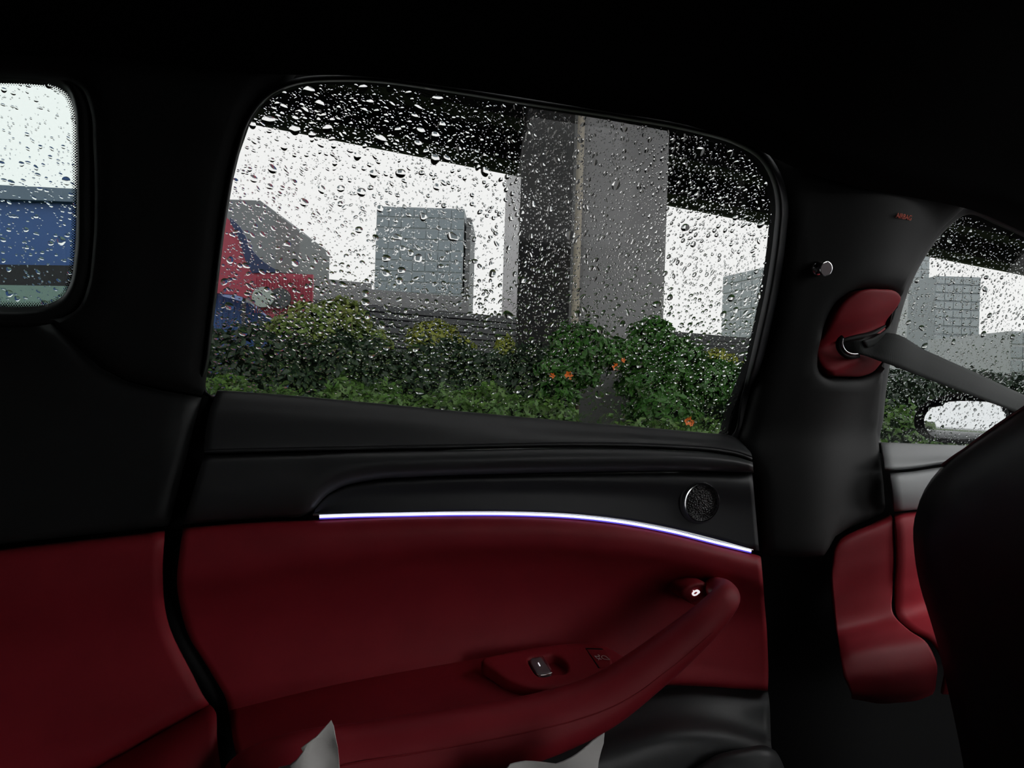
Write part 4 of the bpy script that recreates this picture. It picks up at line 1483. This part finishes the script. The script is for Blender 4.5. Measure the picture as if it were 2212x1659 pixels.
for u in (520, 650):
    q0 = wall_pts(msb, [(u, 640), (u + 6, 640)])
    prism('post', [(q0[0][0], -msb.translation.z), (q0[1][0], -msb.translation.z), (q0[1][0], q0[1][1]), (q0[0][0], q0[0][1])], msb @ Matrix.Translation((0, .26, 0)), .12, M['louvre'], sb)
disc('grey_disc', 606, 645, 24, M['greydisc'], -.14)
disc('mint_disc', 571, 643, 24, M['mint'], -.22)
o = upright('utility_cabinet', 786, 826, 718, 11.5, .25, 1.80, 2.12, M['white_box'])
tag(o, 'small white cabinet between the two bushes in front of the louvres', 'cabinet')
p_ = PD(806, 718, 11.6)
cabp = lathe('cabinet_post', [(.03, 0.1), (.03, 1.82)], Matrix.Translation((p_.x, p_.y + .1, 0)), M['louvre'], None, seg=8)
cabp.parent = o

# ------------------------------------------------------------------ door mirror outside the front window
mr = empty('door_mirror', PY(2060, 940, .95), 'black door mirror outside the front window, its glass reflecting the sky', 'door mirror')
gM = lambda p: p.x - (1.22 - 0.27 * (p.y - 1.0) + .015 * (p.z - 1.2))
mo = [(1972, 930), (1968, 900), (1985, 873), (2020, 857), (2075, 848), (2130, 850), (2180, 870), (2190, 910), (2170, 948), (2110, 958), (2040, 957), (2000, 950)]
mi_ = [(1992, 925), (1990, 902), (2004, 882), (2035, 868), (2080, 860), (2128, 862), (2165, 880), (2172, 908), (2155, 938), (2100, 947), (2040, 947), (2005, 941)]
mo2 = [((p := HIT(u, v, gM)).y, p.z) for u, v in closed_px(mo, 50)]
mi2 = [((p := HIT(u, v, gM)).y, p.z) for u, v in closed_px(mi_, 50)]
panel('housing', mo2, [mi2], lambda a, b, off: (1.22 - .27 * (a - 1.0) + .015 * (b - 1.2) + off, a, b), M['rubber'], mr, rr=.012, thick=.12, res=.012)
panel('mirror_glass', shrink(mi2, .001), [], lambda a, b, off: (1.228 - .27 * (a - 1.0) + .015 * (b - 1.2) + off, a, b), M['mirror'], mr, rr=.001, thick=.004, res=.012)

# ------------------------------------------------------------------ raindrops on the outer faces of the panes
SEGB, RINGB = 16, [1.0, .93, .8, .6, .35]


def drop_template(seg, rings, theta, aspect, ang, lump, sag):
    """unit cap: base in local xz (x right, z up), bulging along +y; closed below"""
    ph2, ph3 = random.uniform(0, 6.3), random.uniform(0, 6.3)
    ca, sa = math.cos(ang), math.sin(ang)
    Rc = 1 / math.sin(theta)
    V, Fc = [], []
    for ri_, rho in enumerate(rings):
        h = math.sqrt(max(0, Rc * Rc - rho * rho)) - Rc * math.cos(theta)
        for k in range(seg):
            a = 2 * math.pi * k / seg
            r = rho * (1 + lump * math.cos(2 * a + ph2) + .7 * lump * math.cos(3 * a + ph3))
            x, z = r * math.cos(a) * aspect, r * math.sin(a) / math.sqrt(aspect)
            x, z = x * ca - z * sa, x * sa + z * ca
            z -= sag * (1 - rho)
            V.append((x, h, z))
    h0 = Rc - Rc * math.cos(theta)
    V.append((0, h0, -sag))
    n = len(rings)
    for i in range(n - 1):
        for k in range(seg):
            k2 = (k + 1) % seg
            Fc.append((i * seg + k, (i + 1) * seg + k, (i + 1) * seg + k2, i * seg + k2))
    top = n * seg
    for k in range(seg):
        Fc.append(((n - 1) * seg + k, top, (n - 1) * seg + (k + 1) % seg))
    # flat base against the pane, own verts so the rim stays crisp
    b0 = len(V)
    for k in range(seg):
        V.append(V[k])
    Fc.append(tuple(b0 + k for k in range(seg)))
    return np.array(V), Fc


def fix_normals(V, Fc):
    # base must face -y, dome outward
    f = Fc[-1]
    n = np.cross(V[f[1]] - V[f[0]], V[f[2]] - V[f[0]])
    base = Fc[-1] if n[1] < 0 else Fc[-1][::-1]
    g_ = Fc[0]
    n = np.cross(V[g_[1]] - V[g_[0]], V[g_[2]] - V[g_[0]])
    c = V[list(g_)].mean(0)
    flip = n[0] * c[0] + n[2] * c[2] < 0
    return [(f[::-1] if flip else f) for f in Fc[:-1]] + [base]


def pane_frame(x, z):
    h = z - 1.2
    slope = -0.27 - 0.24 * h
    n = Vector((0, 1, -slope)).normalized()
    ex = Vector((1, 0, 0))
    ez = ex.cross(n)
    if ez.z < 0:
        ez = -ez
    p = Vector((x, Fg(x, z) + 0.0045, z)) + n * 0.0001
    m = Matrix((ex, n, ez)).transposed().to_4x4()
    m.translation = p
    return m


def big_template(ang, kind):
    th = random.uniform(.44, .66)
    V, Fc = drop_template(SEGB, RINGB, th, random.uniform(1.0, 1.3), ang, random.uniform(.03, .12), random.uniform(.10, .30))
    Fc = fix_normals(V, Fc)
    me = bpy.data.meshes.new('raindrop')
    me.from_pydata([tuple(v) for v in V], [], Fc)
    me.update()
    me.polygons.foreach_set('use_smooth', [True] * (len(Fc) - 1) + [False])
    me.materials.append(M['water'])
    return me


TEMPL = {'slash': [big_template(random.uniform(.5, 1.3), 0) for _ in range(8)], 'back': [big_template(random.uniform(-.8, -.1), 0) for _ in range(8)], 'any': [big_template(random.uniform(-1.6, 1.6), 0) for _ in range(10)]}


class Grid:
    def __init__(s, c=30.0):
        s.c, s.d = c, {}

    def ok(s, x, y, r, f=.95):
        i, j = int(x // s.c), int(y // s.c)
        for a in (i - 1, i, i + 1):
            for b in (j - 1, j, j + 1):
                for (px, py, pr) in s.d.get((a, b), ()):
                    if (px - x) ** 2 + (py - y) ** 2 < (f * (pr + r)) ** 2:
                        return False
        return True

    def add(s, x, y, r):
        s.d.setdefault((int(x // s.c), int(y // s.c)), []).append((x, y, r))


def rain(poly_px, u_lim, n_big, n_mid, n_small, big_r, mid_r, small_r, label_one, label_many, group, angfun, bias=None, thin=None):
    G_ = Grid()
    poly = np.array(poly_px)
    lo, hi = poly.min(0), poly.max(0)
    lo[0], hi[0] = max(lo[0], u_lim[0]), min(hi[0], u_lim[1])

    def cand(n):
        q = rng.uniform(lo, hi, (n, 2))
        q = q[inside(poly, q)]
        return q[dist_poly(poly, q) > 3]
    cnt = 0
    for q in cand(n_big * 30):
        if cnt >= n_big:
            break
        w = bias(q[0], q[1]) if bias else 1.0
        if random.random() > w:
            continue
        r = random.uniform(*big_r) * (0.6 + .4 * w) * random.uniform(.75, 1.05)
        if not G_.ok(q[0], q[1], r, 1.25):
            continue
        G_.add(q[0], q[1], r)
        p = PF(q[0], q[1], Fg)
        me = random.choice(TEMPL[angfun(q[0], q[1])[0]])
        o = bpy.data.objects.new('raindrop', me)
        s = pxr(p, r)
        o.matrix_world = pane_frame(p.x, p.z) @ Matrix.Diagonal((s, s * random.uniform(.85, 1.1), s * random.uniform(.85, 1.15), 1))
        col.objects.link(o)
        tag(o, label_one, 'raindrop', group)
        cnt += 1
    # the rest: one object
    Vall, Fall, off = [], [], 0
    sm = []
    for n_, (r0_, r1_), seg, rings, fo_ in ((n_mid, mid_r, 10, [1.0, .82, .45], .95), (n_small, small_r, 7, [1.0, .6], .9)):
        tmpl = {}
        for key in ('slash', 'back', 'any'):
            tmpl[key] = []
            for _ in range(14):
                ang = {'slash': random.uniform(.5, 1.3), 'back': random.uniform(-.8, -.1), 'any': random.uniform(-1.6, 1.6)}[key]
                V, Fc = drop_template(seg, rings, random.uniform(*((.36, .60) if seg > 8 else (.32, .55))), random.uniform(1.0, 1.55), ang, random.uniform(.03, .13), random.uniform(.05, .25))
                tmpl[key].append((V, fix_normals(V, Fc)))
        k = 0
        for q in cand(int(n_ * 3.0)):
            if k >= n_:
                break
            r = r0_ + (r1_ - r0_) * random.random() ** 1.8
            if thin and random.random() > thin(q[0], q[1]):
                continue
            if not G_.ok(q[0], q[1], r, fo_):
                continue
            G_.add(q[0], q[1], r)
            p = PF(q[0], q[1], Fg)
            V, Fc = random.choice(tmpl[angfun(q[0], q[1])[0]])
            s = pxr(p, r)
            m = np.array(pane_frame(p.x, p.z))
            Vw = (V * np.array([s, s * random.uniform(.85, 1.1), s])) @ m[:3, :3].T + m[:3, 3]
            Vall.append(Vw)
            Fall += [tuple(i + off for i in f) for f in Fc]
            sm += [True] * (len(Fc) - 1) + [False]
            off += len(V)
            k += 1
    me = bpy.data.meshes.new('raindrops')
    me.from_pydata(np.vstack(Vall).tolist(), [], Fall)
    me.update()
    me.polygons.foreach_set('use_smooth', sm)
    me.materials.append(M['water'])
    o = bpy.data.objects.new('fine_rain', me)
    col.objects.link(o)
    tag(o, label_many, 'raindrops', kind='stuff')


def ang_main(u, v):
    x = (u - 450) / 1200
    r = random.random()
    if r < .25:
        return ('any',)
    return ('back',) if random.random() > x * 1.25 else ('slash',)


rain(WIN_REAR, (440, 1700), 210, 3300, 9500, (5.5, 13.0), (2.3, 5.4), (1.0, 2.2), 'large clear raindrop clinging to the rear door window', 'countless fine raindrops covering the rear door window', 'large raindrops on the rear door window', ang_main,
     lambda u, v: 1.0 if (u < 1000 and v < 420) else 0.42,
     lambda u, v: 0.5 if (u < 1090 and 262 + .18 * (u - 545) < v < 600) else 1.0)
rain(WIN_QUARTER, (-120, 175), 36, 260, 520, (5.0, 9.0), (2.2, 4.6), (1.0, 2.2), 'large clear raindrop clinging to the quarter window', 'fine raindrops covering the quarter window', 'large raindrops on the quarter window', lambda u, v: ('back',), None)
rain(WIN_FRONT, (1900, 2260), 40, 900, 2200, (4.0, 7.5), (1.8, 4.0), (.9, 2.0), 'large clear raindrop clinging to the front door window', 'fine raindrops covering the front door window', 'large raindrops on the front door window', lambda u, v: ('slash',) if random.random() < .6 else ('any',), None)
